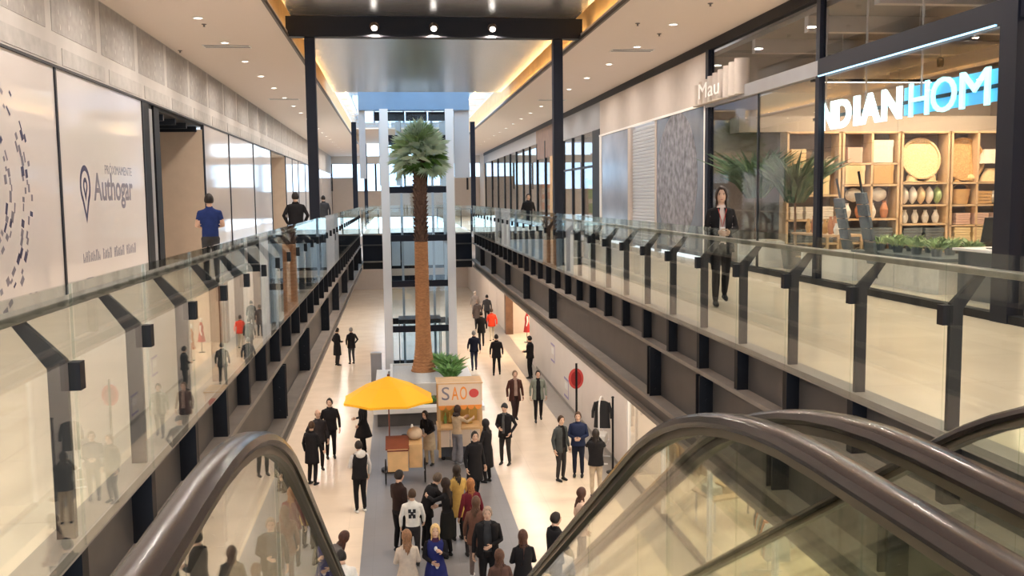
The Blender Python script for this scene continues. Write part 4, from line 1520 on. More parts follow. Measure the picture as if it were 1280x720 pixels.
MB().ell((0, 0, 2.1), (.045, .045, .03), 10, 6).build('cap', 'black_steel', t)

# clothes racks inside the near shop, and one by the stand
mat('cloth_tan', (.50, .34, .18), .9, var=.1)
mat('cloth_black', (.02, .02, .022), .85)
mat('cloth_white', (.72, .70, .66), .9)
mat('cloth_green', (.10, .22, .17), .9)
mat('cloth_orange', (.62, .20, .07), .9)


def garment(m, h=.85):
    mb = MB()
    r = []
    for z, a, b in ((0, .06, .24), (h * .35, .055, .22), (h * .75, .05, .21), (h * .93, .045, .2), (h * .985, .03, .1)):
        r.append([(a * math.cos(2 * PI * k / 12), b * math.sin(2 * PI * k / 12) * (1 + .06 * math.cos(6 * PI * k / 12)), z) for k in range(12)])
    mb.loft(r)
    for s in (-1, 1):
        mb.tube([(0, s * .19, h * .92), (0, s * .26, h * .6), (0, s * .27, h * .35)], [.045, .045, .04], 7)
    return mb.mesh('garment', m, 60)


GM = [garment(m, h) for m, h in (('cloth_tan', .9), ('cloth_black', .8), ('cloth_white', .75), ('cloth_green', .95), ('cloth_orange', .8), ('cloth_tan', .7))]


def rack(x, y, rz, n, label, pick, glabel):
    t = thing('clothes_rack', label, 'clothes rack', (x, y, ZG), rz)
    MB().tube([(-.75, 0, 1.55), (.75, 0, 1.55)], .014, 7).build('hanging_bar', 'white_trim', t)
    for s in (-1, 1):
        MB().tube([(.75 * s, 0, 1.55), (.75 * s, 0, .03)], .016, 7).build('upright', 'white_trim', t)
        MB().tube([(.75 * s, -.28, .02), (.75 * s, .28, .02)], .018, 7).build('foot', 'white_trim', t)
    for k in range(n):
        xx = -.62 + 1.24 * k / (n - 1)
        g = GM[pick[k % len(pick)]]
        c, s_ = math.cos(rz), math.sin(rz)
        hgt = max(v.co.z for v in g.vertices)
        o = link('garment', g, None, (x + c * xx, y + s_ * xx, ZG + 1.50 - hgt), rz)
        tag(o, 'garment hanging on ' + glabel, 'clothing', 'garments on ' + glabel)
        hk = MB().tube([(0, 0, hgt - .02), (0, 0, hgt + .05)], .006, 5).build('hanger_hook', 'steel_tube', o)


rack(7.3, 22.4, .2, 7, 'white clothes rack with tan coats behind the near shop glass', (0, 5, 2, 0), 'the tan coat rack')
rack(8.6, 19.2, .1, 7, 'white clothes rack with green and white clothes deep in the near shop', (3, 2, 3, 4), 'the green clothes rack')
rack(7.1, 17.0, 1.3, 7, 'white clothes rack with mixed clothes by the near shop mullion', (2, 4, 1, 0), 'the mixed clothes rack')
rack(9.6, 22.6, 1.5, 6, 'white clothes rack with dark clothes on the near shop side wall', (1, 3), 'the dark clothes rack')
rack(9.6, 15.4, 1.5, 7, 'white clothes rack with orange tops at the near shop back', (4, 2, 0), 'the orange tops rack')
rack(7.0, 43.3, .3, 6, 'white clothes rack with red clothes in the far bright shop', (4, 2), 'the far shop rack')
t = thing('display_table', 'wooden display table with folded clothes in the near shop', 'table', (7.6, 20.6, ZG), .25)
part('top', 'shelf_wood', t, (-.8, .8, -.45, .45, .72, .77))
for x in (-.74, .7):
    for y in (-.4, .36):
        part('leg', 'white_trim', t, (x, x + .04, y, y + .04, 0, .72))
for k in range(4):
    o = MB()
    for j in range(4):
        o.box(-.15, .15, -.2, .2, j * .045, j * .045 + .04)
    o = o.build('folded_stack', ('cloth_white', 'cloth_tan', 'cloth_green', 'cloth_white')[k], None)
    o.location = (7.6 + (-.55 + k * .37) * math.cos(.25), 20.6 + (-.55 + k * .37) * math.sin(.25), ZG + .77)
    o.rotation_euler = (0, 0, .25)
    tag(o, ('white folded stack at the end of the shop display table', 'tan folded clothes on the shop display table', 'green folded clothes on the shop display table', 'white folded stack beside the green one')[k], 'clothing', 'folded clothes on the display table')
# white arch stand outside the near shop
t = thing('arch_stand', 'white tubular arch stand with hanging dark coats by the hoarding', 'stand', (5.75, 26.2, ZG), 1.2)
MB().tube([(-.4, 0, .02), (-.4, 0, 1.5)] + [(-.4 * math.cos(a), 0, 1.5 + .35 * math.sin(a)) for a in [PI * k / 10 for k in range(11)]] + [(.4, 0, .02)], .025, 8).build('arch', 'white_trim', t)
for s in (-1, 1):
    part('foot', 'white_trim', t, (s * .4 - .03, s * .4 + .03, -.25, .25, 0, .03))
part('shelf', 'white_trim', t, (-.4, .4, -.18, .18, .5, .53))
o = link('garment', GM[1], None, (5.78, 26.2, ZG + .95), 1.2)
tag(o, 'black coat hanging in the white arch stand', 'clothing')
o = MB().box(-.3, .3, -.16, .16, 0, .26).build('white_bundle', 'cloth_white', None, bevel=.05)
o.location = (5.75, 26.2, ZG + .53)
o.rotation_euler = (0, 0, 1.2)
tag(o, 'white cloth bundle on the arch stand shelf', 'bundle')
# dress forms in the far bright shop
for i, (y, m, lab) in enumerate(((42.6, 'cloth_white', 'white dressed form at the bright shop edge by the guard'), (44.6, 'cloth_red', 'red dressed form in the far bright shop'), (46.2, 'cloth_orange', 'orange dressed form in the far bright shop'), (48.6, 'cloth_red', 'red dressed form beside the brown column'))):
    t = thing('dress_form', lab, 'mannequin', (6.75, y, ZG), PI / 2)
    MB().lathe([(0, 0), (.16, 0), (.16, .02), (.02, .04), (0, .04)], 16).build('foot', 'black_steel', t)
    MB().cyl((0, 0, .03), (0, 0, .9), .015, n=8).build('pole', 'black_steel', t)
    mb = MB()
    mb.loft([[(a_ * math.cos(2 * PI * k / 16), b_ * math.sin(2 * PI * k / 16), z) for k in range(16)] for z, a_, b_ in ((.55, .24, .19), (.9, .17, .13), (1.08, .13, .10), (1.25, .16, .12), (1.38, .18, .09), (1.45, .07, .06), (1.52, .05, .05))])
    mb.build('dress', m, t, smooth=60)
    MB().ell((0, .01, 1.64), (.075, .09, .115), 12, 9).build('head', 'white_trim', t, smooth=60)
    for sd in (-1, 1):
        MB().tube([(sd * .17, 0, 1.38), (sd * .24, 0, 1.12), (sd * .22, .06, .88)], [.045, .038, .028], 8).build('arm', 'white_trim', t, smooth=60)
# ground shop lamps
for i, (x, y) in enumerate(((8, 12), (8, 16), (8, 20), (8, 23.3), (7.6, 43.4), (7.6, 46.4), (7.6, 49.4))):
    downlight(x, y, -1.55, 'bright round downlight inside the ground floor clothes shop' if y < 30 else 'bright round downlight inside the far ground floor shop', 'ground shop downlights' if y < 30 else 'far ground shop downlights', 150, (1, .80, .56), 1.3)
for i, (x, y) in enumerate(((9, 36), (9, 39.5), (9, 47), (9, 51.5), (9, 58), (9, 66))):
    downlight(x, y, 4.5, 'round downlight inside the glazed upper shops beyond the shutter', 'upper far shop downlights', 110, (1, .80, .56), 1.3)
# simple furnishings in the far upper shops
CUBE = {m: MB().box(-.5, .5, -.5, .5, 0, .7).box(-.53, .53, -.53, .53, .7, 1).mesh('storage_box', m) for m in ('linen', 'wicker_light', 'leaf', 'wicker', 'ceramic', 'cloth_orange', 'slate', 'paper')}
for i, y in enumerate((35.4, 38.0, 40.6, 46.5, 49.5, 53.5, 58, 63)):
    t = thing('shop_rack', ('pale', 'tan', 'green', 'brown', 'white', 'orange', 'grey', 'cream')[i] + ' goods rack standing in the glazed upper shops', 'shelf', (9.2, y, .01))
    m = ('linen', 'wicker_light', 'leaf', 'wicker', 'ceramic', 'cloth_orange', 'slate', 'paper')[i]
    for x in (-.9, .9):
        part('side', 'wood_dark', t, (x - .03, x + .03, -.25, .25, 0, 2.3))
    for z in (.2, .8, 1.4, 2.0):
        part('shelf', 'shelf_wood', t, (-.9, .9, -.25, .25, z, z + .03))
        for q in range(5):
            h = rr.uniform(.2, .45)
            o = link('storage_box', CUBE[m], None, (9.2 - .72 + q * .36, y, z + .04), None, (.27, .4, h))
            tag(o, 'plain storage box on the %s goods rack of the glazed upper shops' % t['label'].split()[0], 'box', 'boxes on the %s goods rack' % t['label'].split()[0])

# ================================================================= PEOPLE
SKIN = [(.62, .40, .29), (.55, .34, .24), (.68, .46, .35)]
mat('eye', (.03, .02, .02), .3)
mat('lip', (.42, .16, .14), .6)
for i, c in enumerate(SKIN):
    mat('skin%d' % i, c, .6)
_queue = []


def cmat(c, rough=.85):
    k = 'cloth_%.3f_%.3f_%.3f' % c
    return mat(k, c, rough, var=.14, scale=9, spec=.18)


def hmat(c):
    return mat('hair_%.3f_%.3f_%.3f' % c, c, .5, var=.55, scale=9, stretch=(9, 9, .8), spec=.35)


ARM = {  # elbow and wrist of the right arm (x outwards), in metres for a 1.75 m figure, y forward
    'down': ((.255, -.03, 1.14), (.265, .05, .89)),
    'back': ((.245, -.12, 1.15), (.25, -.12, .90)),
    'fwd': ((.245, .06, 1.14), (.24, .20, .95)),
    'pocket': ((.30, -.07, 1.16), (.205, .10, .95)),
    'front': ((.245, .04, 1.14), (.07, .25, 1.10)),
    'phone': ((.23, .10, 1.15), (.10, .28, 1.30)),
    'cross': ((.25, .06, 1.16), (-.02, .20, 1.15)),
    'reach': ((.22, .22, 1.26), (.16, .50, 1.30)),
    'camera': ((.23, .16, 1.28), (.07, .24, 1.50)),
    'hug': ((.24, .20, 1.30), (.10, .40, 1.34)),
}


def person(label, loc, face, H=1.75, top=(.03, .03, .035), bottom=(.03, .03, .04), shoe=(.02, .02, .02), skin=0, hair=('short', (.03, .02, .015)), arms=('down', 'down'), stride=0.0, lean=0.0, turn=0.0, nod=0.0, fem=False, coat=None, sleeves=True, spread=.0, skirt=None, wide=0.0):
    """face: degrees, 0 looks away from the camera (+y), 90 looks to -x, 180 looks at the camera"""
    s = H / 1.75
    shw = .165 if fem else .19
    ln = math.radians(lean)

    def T(p, k=1.0):
        p = Vector(p)
        if p.z > .95:
            q = p - Vector((0, 0, .95))
            q = Vector((q.x, q.y * math.cos(ln) + q.z * math.sin(ln), q.z * math.cos(ln) - q.y * math.sin(ln)))
            p = q + Vector((0, 0, .95))
        return p * s
    mb = MB()
    # torso
    if fem:
        tor = [(.84, .12, .10), (.90, .165, .12), (.98, .158, .115), (1.08, .128, .098), (1.20, .142, .112), (1.32, .158, .115), (1.40, .155, .09), (1.455, .10, .07), (1.49, .055, .055), (1.55, .048, .05)]
    else:
        tor = [(.84, .12, .10), (.90, .16, .118), (.98, .163, .118), (1.08, .155, .112), (1.20, .168, .118), (1.32, .188, .12), (1.40, .185, .098), (1.455, .12, .075), (1.49, .064, .062), (1.55, .056, .058)]
    mb.loft([[T((a * math.cos(2 * PI * k / 16), b * math.sin(2 * PI * k / 16) + (.0 if z < 1.45 else .012), z)) for k in range(16)] for z, a, b in tor])
    segs = []           # (p0, p1, radius, region)
    segs.append((T((0, 0, .98)), T((0, 0, 1.40)), .115 * s, 0))
    segs.append((T((0, .012, 1.50)), T((0, .015, 1.60)), .055 * s, 3))
    feet = []
    for sd in (-1, 1):
        st = stride * sd
        kn = Vector((sd * (.095 + spread * .5), .03 + st * .55 + (.04 if st > 0 else 0), .50))
        an = Vector((sd * (.10 + spread), st - .02, .09 + (.06 if st < -.12 else 0)))
        hp = Vector((sd * .085, 0, .90))
        pts = [T(hp), T((hp + kn) / 2), T(kn), T((kn * .6 + an * .4)), T(an + Vector((0, 0, .02)))]
        w_ = wide
        mb.tube(pts, [.094 * s, .082 * s, (.062 + w_ * .4) * s, (.060 + w_ * .8) * s, (.046 + w_) * s], 12)
        segs.append((pts[0], pts[2], .075 * s, 1))
        segs.append((pts[2], pts[4], .052 * s, 1))
        toe = an + Vector((0, .17, -.05))
        hl = an + Vector((0, -.05, -.045))
        if st < -.12:
            toe.z -= .03
        mb.tube([T(hl), T(an + Vector((0, .02, -.035))), T(an + Vector((0, .10, -.045))), T(toe)], [.036 * s, .048 * s, .044 * s, .030 * s], 10, flat=.85)
        segs.append((T(hl), T(toe), .042 * s, 2))
    hands = []
    for sd, nm in ((-1, arms[0]), (1, arms[1])):
        e, wv = ARM[nm] if isinstance(nm, str) else nm
        sh = T((sd * (shw - .015), 0, 1.395))
        el = T((sd * (e[0] - (.19 - shw)), e[1], e[2]))
        wr_ = T((sd * wv[0], wv[1], wv[2]))
        mb.tube([sh + Vector((-sd * .05 * s, 0, .012)), sh, (sh + el) / 2, el, (el + wr_) / 2, wr_], [.05 * s, .062 * s, .055 * s, .048 * s, .045 * s, .036 * s], 10)
        segs.append((sh, el, .052 * s, 4))
        segs.append((el, wr_, .042 * s, 5))
        hands.append((sd, el, wr_))
    o = MB.build(mb, 'tmp', [])
    md = o.modifiers.new('r', 'REMESH')
    md.mode = 'VOXEL'
    md.voxel_size = .019
    m2 = o.modifiers.new('s', 'SMOOTH')
    m2.factor = .5
    m2.iterations = 4
    hc = T((0, .025, 1.632))
    _queue.append(dict(o=o, label=label, loc=loc, face=face, s=s, T=T, segs=segs, hands=hands, hc=hc, top=top, bottom=bottom, shoe=shoe, skin=skin, hair=hair, turn=turn, nod=nod - lean * .5, fem=fem, coat=coat, sleeves=sleeves, skirt=skirt, tor=tor))


def head_pt(d):
    """surface of the head for a unit direction d (x right, y forward, z up), metres"""
    x, y, z = d
    px, py, pz = .077 * x, .098 * y, .122 * z
    if z < 0:
        q = -z
        px *= 1 - .30 * q * q
        if y < 0:
            py *= 1 - .42 * q
        else:
            py *= 1 - .06 * q
            py += .012 * q
    py += .020 * math.exp(-(px / .013) ** 2) * math.exp(-((pz + .022) / .022) ** 2) * (1 if y > 0 else 0)
    if y > 0:
        py -= .009 * math.exp(-((abs(px) - .031) / .015) ** 2) * math.exp(-((pz - .012) / .013) ** 2)
        py += .006 * math.exp(-(px / .02) ** 2) * math.exp(-((pz + .095) / .018) ** 2)
    return Vector((px, py, pz))


def add_head(mb, M4, s, fem):
    nu, nv = 30, 22
    vs = [head_pt((0, 0, 1))]
    for i in range(1, nv):
        t = PI * i / nv
        for j in range(nu):
            a = 2 * PI * j / nu
            vs.append(head_pt((math.sin(t) * math.sin(a), math.sin(t) * math.cos(a), math.cos(t))))
    vs.append(head_pt((0, 0, -1)))
    fs = [(0, 1 + j, 1 + (j + 1) % nu) for j in range(nu)]
    for i in range(nv - 2):
        for j in range(nu):
            a, b = 1 + i * nu + j, 1 + i * nu + (j + 1) % nu
            fs.append((a, a + nu, b + nu, b))
    L = len(vs) - 1
    fs += [(L, L - nu + (j + 1) % nu, L - nu + j) for j in range(nu)]
    mb.add([M4 @ (v * s) for v in vs], fs, 3)
    k = MB()
    for sd in (-1, 1):
        k.ell((sd * .031, .082, .012), (.011, .009, .007), 8, 6, 4)
        k.ell((sd * .031, .090, .030), (.016, .006, .004), 6, 4, 6)
        k.ell((sd * .076, -.004, -.004), (.010, .020, .030), 8, 6, 3)
    k.ell((0, .088, -.060), (.021, .008, .007), 8, 5, 5)
    for f, m in zip(k.f, k.m):
        pass
    o = len(mb.v)
    mb.v.extend([tuple(M4 @ (Vector(v) * s)) for v in k.v])
    mb.f.extend([tuple(i + o for i in f) for f in k.f])
    mb.m.extend(k.m)
    # neck into the collar
    mb.tube([M4 @ (Vector((0, -.02, -.06)) * s), M4 @ (Vector((0, -.025, -.13)) * s)], [.05 * s, .052 * s], 12, 3)


def add_hand(mb, sd, el, wr_, s):
    d = (wr_ - el).normalized()
    inn = Vector((-sd, .35, 0))
    n = (inn - d * inn.dot(d)).normalized()          # palm normal
    wv = d.cross(n).normalized() * (1 if sd > 0 else 1)
    if wv.y < 0:
        wv = -wv                                     # thumb side points forwards
    c = wr_

    def P(a, b, e):
        return c + (d * a + wv * b + n * e) * s
    rings = []
    for a, hw, ht in ((-.02, .026, .020), (.02, .034, .017), (.06, .041, .015), (.095, .040, .012)):
        rings.append([P(a, hw * math.cos(2 * PI * k / 8), ht * math.sin(2 * PI * k / 8)) for k in range(8)])
    mb.loft(rings, 3)
    for b, L in ((.030, .068), (.010, .078), (-.011, .073), (-.031, .056)):
        p0 = P(.088, b, 0)
        p1 = P(.088 + L * .45, b * 1.06, .010)
        p2 = P(.088 + L * .78, b * 1.06, .030)
        p3 = P(.088 + L * .92, b * 1.05, .048)
        mb.tube([p0, p1, p2, p3], [.0095 * s, .009 * s, .008 * s, .006 * s], 6, 3)
    mb.tube([P(.025, .028, .004), P(.055, .052, .014), P(.088, .056, .026)], [.012 * s, .0105 * s, .008 * s], 6, 3)


def shell(me, th):
    """give a single-layer sheet a thickness: an inner copy of it, stitched along the open edges"""
    n = len(me.vertices)
    co = [v.co.copy() for v in me.vertices]
    nn = [v.normal.copy() for v in me.vertices]
    fs = [tuple(p.vertices) for p in me.polygons]
    cnt = {}
    for f in fs:
        for a, b in zip(f, f[1:] + f[:1]):
            cnt.setdefault((min(a, b), max(a, b)), []).append((a, b))
    out = fs + [tuple(i + n for i in reversed(f)) for f in fs]
    for k, e in cnt.items():
        if len(e) == 1:
            a, b = e[0]
            out.append((b, a, a + n, b + n))
    m2 = bpy.data.meshes.new(me.name)
    m2.from_pydata([tuple(c) for c in co] + [tuple(c - q * th) for c, q in zip(co, nn)], [], out)
    for m in me.materials:
        m2.materials.append(m)
    m2.update()
    return m2


def hair_mesh(kind, col):
    """built in head space; 0 azimuth = face"""
    nu = 28
    longh = {'short': 0, 'bob': .10, 'long': .30, 'xlong': .40}.get(kind, 0)
    rows = 9
    vs, fs = [], []
    off = .014 if kind == 'short' else .020
    for i in range(rows + 1):
        for j in range(nu):
            a = 2 * PI * j / nu
            aa = abs((a + PI) % (2 * PI) - PI)        # 0 front .. pi back
            tmax = math.radians(52 + 66 * min(1, max(0, (aa - .55) / .9))) if kind != 'cap' else math.radians(72 + 25 * min(1, aa / 1.6))
            if kind in ('bob', 'long', 'xlong'):
                tmax = math.radians(48 + 72 * min(1, max(0, (aa - .5) / .6)))
            if kind == 'bald':
                tmax = math.radians(100 + 12 * min(1, aa / 2))
            t = tmax * (.07 + .93 * i / rows)
            if kind == 'bald':
                t = math.radians(78) + (tmax - math.radians(78)) * i / rows
            d = (math.sin(t) * math.sin(a), math.sin(t) * math.cos(a), math.cos(t))
            p = head_pt(d)
            o2 = off * (1 if i > 0 else 1.2) * (.45 if i == rows else 1) if kind in ('short', 'bald', 'cap') else off
            if kind == 'bald':
                o2 = .006 if aa > 1.1 else -.01
            vs.append(p + Vector(d) * o2)
    for i in range(rows):
        for j in range(nu):
            k = (j + 1) % nu
            fs.append((i * nu + j, i * nu + k, (i + 1) * nu + k, (i + 1) * nu + j))
    if kind != 'bald':
        fs.append(tuple(range(nu)))
    if longh:
        ex = 5
        base = rows * nu
        prev = {j: base + j for j in range(nu)}
        sel = [j for j in range(nu) if abs((2 * PI * j / nu + PI) % (2 * PI) - PI) > 1.15]
        sel.sort(key=lambda j: (2 * PI * j / nu))
        for q in range(1, ex + 1):
            cur = {}
            for j in sel:
                p0 = Vector(vs[base + j])
                tt = q / ex
                wob = .007 * (1 if j % 2 else -1) + .006 * math.sin(j * 2.3 + q)
                lng = longh * (1 + .12 * math.sin(j * 1.7))
                p = Vector((p0.x * (1 + .22 * tt) + wob, p0.y - .015 * tt - .055 * math.sin(PI * tt * .7) + wob, p0.z - lng * tt))
                if abs(p.x) > .05 and p0.y > -.02:
                    p.y = p0.y + .01
                cur[j] = len(vs)
                vs.append(p)
            for a_, b_ in zip(sel, sel[1:]):
                fs.append((prev[a_], prev[b_], cur[b_], cur[a_]))
            prev = cur
    mb = MB().add(vs, fs)
    me = mb.mesh('hair', cmat(col, .6) if kind == 'cap' else hmat(col))
    me = shell(me, .008 if kind in ('short', 'cap', 'bald') else .018)
    me.polygons.foreach_set('use_smooth', [True] * len(me.polygons))
    return me


_hair = {}


def finish_people():
    dg = bpy.context.evaluated_depsgraph_get()
    done = []
    for q in _queue:
        me = bpy.data.meshes.new_from_object(q['o'].evaluated_get(dg))
        done.append(me)
    for q, me in zip(_queue, done):
        bpy.data.objects.remove(q['o'])
        s = q['s']
        nv = len(me.vertices)
        co = np.empty(nv * 3)
        me.vertices.foreach_get('co', co)
        co = co.reshape(-1, 3)
        faces = [tuple(p.vertices) for p in me.polygons]
        cen = np.array([co[list(f)].mean(0) for f in faces])
        best = np.full(len(faces), 1e9)
        reg = np.zeros(len(faces), int)
        tpar = np.zeros(len(faces))
        for p0, p1, r, rg_ in q['segs']:
            a, b = np.array(p0), np.array(p1)
            c = cen.copy()
            if rg_ == 0:
                c[:, 0] *= .62
            ab = b - a
            tt = np.clip(((c - a) @ ab) / (ab @ ab), 0, 1)
            d = np.linalg.norm(c - (a + tt[:, None] * ab), axis=1) / r
            m = d < best
            best[m] = d[m]
            reg[m] = rg_
            tpar[m] = tt[m]
        lowt = (reg == 0) & (cen[:, 2] < .93 * s)
        reg[lowt] = 1
        reg[(reg == 1) & (cen[:, 2] > .93 * s)] = 0
        reg[(reg == 1) & (cen[:, 2] < .075 * s)] = 2
        if q['sleeves'] == 'short':
            reg[(reg == 5) | ((reg == 4) & (tpar > .55))] = 3
        if q['coat'] and not q['coat'].get('vest'):
            reg[(reg == 0) & (cen[:, 2] > 1.33 * s) & (np.abs(cen[:, 0]) > .07 * s)] = 7
        reg[reg >= 4] = 7
        mb = MB()
        mb.v = [tuple(v) for v in co]
        mb.f = faces
        mb.m = [int(r) for r in reg]
        R4 = Matrix.Translation(q['hc']) @ Matrix.Rotation(math.radians(q['turn']), 4, 'Z') @ Matrix.Rotation(math.radians(q['nod']), 4, 'X')
        add_head(mb, R4, s, q['fem'])
        for sd, el, wr_ in q['hands']:
            add_hand(mb, sd, el, wr_, s)
        body = mb.mesh('body', [cmat(q['top']), cmat(q['bottom']), cmat(q['shoe'], .5), 'skin%d' % q['skin'], 'eye', 'lip', cmat(q['hair'][1], .6), cmat(q['coat']['col'] if q['coat'] and not q['coat'].get('vest') and not q['coat'].get('sleeve') else (q['coat'] or {}).get('sleeve') or q['top'])])
        body.polygons.foreach_set('use_smooth', [True] * len(body.polygons))
        zmin = min(v[2] for v in mb.v)
        loc = Vector(q['loc'])
        loc.z -= zmin
        root = thing('person', q['label'], 'person', loc, math.radians(q['face']))
        link('body', body, root)
        k = q['hair']
        if k[0] != 'none':
            if k not in _hair:
                _hair[k] = hair_mesh(*k)
            ho = link('cap' if k[0] == 'cap' else 'hair', _hair[k], root)
            ho.matrix_local = R4 @ Matrix.Scale(s, 4)
        T = q['T']
        if q['coat']:
            cd = q['coat']
            hem = cd.get('hem', .80)
            gap = math.radians(cd.get('open', 0))
            gr = cd.get('bulk', .022)
            fl = cd.get('flare', .02)
            prof = [(z, a + gr, b + gr) for z, a, b in q['tor'] if z >= .98 and z <= 1.46]
            low = []
            z = .90
            a0, b0 = prof[0][1], prof[0][2]
            while z > hem + .02:
                f_ = (.98 - z) / .4
                low.append((z, a0 + .01 + fl * f_, b0 + .012 + fl * f_))
                z -= .09
            low.append((hem, a0 + .01 + fl * (.98 - hem) / .4, b0 + .012 + fl * (.98 - hem) / .4))
            prof = low[::-1] + prof
            n = 24
            vs, fs = [], []
            for z, a, b in prof:
                g2 = gap * (1.0 if z < 1.3 else .8)
                for i in range(n + 1):
                    th = PI / 2 + g2 + (2 * PI - 2 * g2) * i / n
                    vs.append(T((a * math.cos(th), b * math.sin(th) + .004, z)))
            m = n + 1
            for r_ in range(len(prof) - 1):
                for i in range(n):
                    fs.append((r_ * m + i, r_ * m + i + 1, (r_ + 1) * m + i + 1, (r_ + 1) * m + i))
            cm = MB().add(vs, fs).mesh('jacket', cmat(cd['col']))
            bm = bmesh.new()
            bm.from_mesh(cm)
            if not gap:
                bmesh.ops.remove_doubles(bm, verts=bm.verts, dist=.001)
            bmesh.ops.recalc_face_normals(bm, faces=bm.faces)
            bm.to_mesh(cm)
            bm.free()
            cm = shell(cm, .012)
            cm.polygons.foreach_set('use_smooth', [True] * len(cm.polygons))
            link('jacket', cm, root)
            # collar
            if cd.get('collar', 1) and not gap:
                rings = [[T((a * math.cos(2 * PI * i / 18), a * .95 * math.sin(2 * PI * i / 18) + .012 - (.02 if z > 1.5 else 0), z)) for i in range(18)] for z, a in ((1.44, .105), (1.475, .086), (1.505, .080), (1.505, .070), (1.46, .070))]
                MB().loft(rings, caps=False).build('collar', cmat(cd.get('ccol', cd['col'])), root, smooth=60)
            if cd.get('hood'):
                MB().ell(T((0, -.10, 1.46)), (.13 * s, .07 * s, .10 * s), 14, 9).build('hood', cmat(cd['hood']), root, smooth=80)
        if q['skirt']:
            c_, hem = q['skirt']
            rings = [[T((a * math.cos(2 * PI * i / 20), a * .78 * math.sin(2 * PI * i / 20), z)) for i in range(20)] for z, a in ((1.04, .15), (.95, .175), (.8, .19), (hem, .205))]
            MB().loft(rings, caps=True).build('skirt', cmat(c_), root, smooth=60)
        q['root'] = root
    for q in _queue:
        pass


def gp(px, py):
    p = on(2, ZG, px, py)
    return (p.x, p.y, ZG + .004)


BLK = (.013, .012, .014)
DK = (.030, .027, .030)
NAVY = (.018, .026, .065)
CHAR = (.05, .05, .055)
BRN = (.05, .028, .014)
HB = ('short', (.015, .010, .008))
HBR = ('short', (.06, .03, .015))
GREY = ('short', (.30, .28, .26))
J = lambda c, **k: dict(col=c, **k)

# --- far left couple
person('long-coated person of the couple on the empty cream floor', gp(422, 457), -60, 1.74, BLK, DK, hair=HB, arms=('pocket', 'front'), coat=J(BLK, hem=.5))
person('person in black jacket and grey trousers of the couple on the cream floor', gp(440, 455), 30, 1.70, BLK, CHAR, hair=GREY, arms=('pocket', 'pocket'), coat=J(BLK, hem=.78))
# --- group of three men in black left of the umbrella
person('bald man in black behind the two other men left of the umbrella', gp(399, 588), 200, 1.74, DK, BLK, hair=('bald', (.20, .15, .11)), coat=J(DK, hem=.82), arms=('down', 'pocket'))
person('man in a long black coat turned towards the bald man', gp(391, 606), -35, 1.72, BLK, BLK, hair=HBR, coat=J(BLK, hem=.62), arms=('down', 'fwd'), turn=20)
person('tall man in black standing apart with arm hanging left of the umbrella', gp(414, 573), 190, 1.80, BLK, BLK, hair=HB, coat=J(BLK, hem=.84), turn=-20)
person('woman in a flared black coat facing left beside the umbrella', gp(455, 567), 75, 1.68, BLK, BLK, hair=('bob', (.02, .014, .012)), fem=True, coat=J(BLK, hem=.56, flare=.12), arms=('pocket', 'front'))
person('man in black vest with white hood and white shoes', gp(451, 640), 25, 1.76, (.60, .58, .56), BLK, (.7, .68, .66), hair=HB, coat=J(BLK, hem=.84, vest=1, hood=(.68, .66, .62), ccol=(.68, .66, .62)), arms=('front', 'down'))
# --- central crowd on the grey strip
person('slim man in dark brown sweater at the edge of the crowd', gp(500, 690), -50, 1.80, (.028, .016, .014), BLK, hair=HB, arms=('front', 'down'), turn=-15)
person('youth in a white sweater with a dark back print', gp(517, 707), -5, 1.62, (.72, .70, .66), DK, hair=HBR, arms=('down', 'fwd'))
person('man in black bending forward to greet the long-haired woman', gp(533, 690), -65, 1.76, BLK, BLK, hair=('short', (.10, .07, .05)), lean=24, arms=('hug', 'hug'), coat=J(BLK, hem=.80))
person('woman in black leather being greeted by the bending man', gp(560, 697), 60, 1.72, BLK, BLK, hair=('xlong', (.03, .016, .010)), fem=True, arms=('hug', 'front'), skirt=((.012, .012, .012), .48))
person('woman in a mustard coat behind the greeting pair', gp(573, 675), 20, 1.70, (.50, .32, .10), BLK, hair=('long', (.03, .018, .012)), fem=True, coat=J((.52, .34, .10), hem=.6, flare=.05))
person('woman with long auburn hair in a burgundy jacket', gp(590, 695), 10, 1.68, (.13, .015, .025), DK, hair=('xlong', (.34, .13, .04)), fem=True, coat=J((.13, .015, .025), hem=.84))
person('woman in brown coat with white shoes behind the grey-haired man', gp(596, 722), -20, 1.66, (.14, .07, .05), (.16, .12, .11), (.7, .68, .65), hair=('long', (.10, .05, .03)), fem=True, coat=J((.15, .075, .055), hem=.75))
person('grey-haired man in open black jacket facing the camera', gp(611, 748), 172, 1.80, CHAR, BLK, hair=('short', (.34, .25, .19)), coat=J(BLK, hem=.82, open=24, bulk=.035), arms=('front', 'down'))
person('blonde woman facing the camera in a navy dress with black sleeves', gp(546, 766), 180, 1.68, (.015, .014, .018), NAVY, hair=('long', (.66, .45, .20)), fem=True, arms=('phone', 'front'), coat=J((.022, .028, .14), vest=1, hem=.45, flare=.06, ccol=(.06, .02, .05)))
person('woman seen from behind with brown ombre hair and a beige coat', gp(511, 776), 5, 1.68, (.52, .44, .37), (.4, .34, .28), hair=('long', (.26, .13, .065)), fem=True, arms=('front', 'front'), coat=J((.54, .46, .39), hem=.5, flare=.05))
person('woman seen from behind with dark brown hair in a black jacket', gp(655, 775), 0, 1.66, BLK, BLK, hair=('xlong', (.075, .03, .018)), fem=True, coat=J(BLK, hem=.8), arms=('front', 'front'))
person('brown-haired woman low in front of the grey-haired man', gp(626, 800), 5, 1.60, (.10, .06, .05), DK, hair=('xlong', (.10, .045, .028)), fem=True, coat=J((.10, .055, .045), hem=.8))
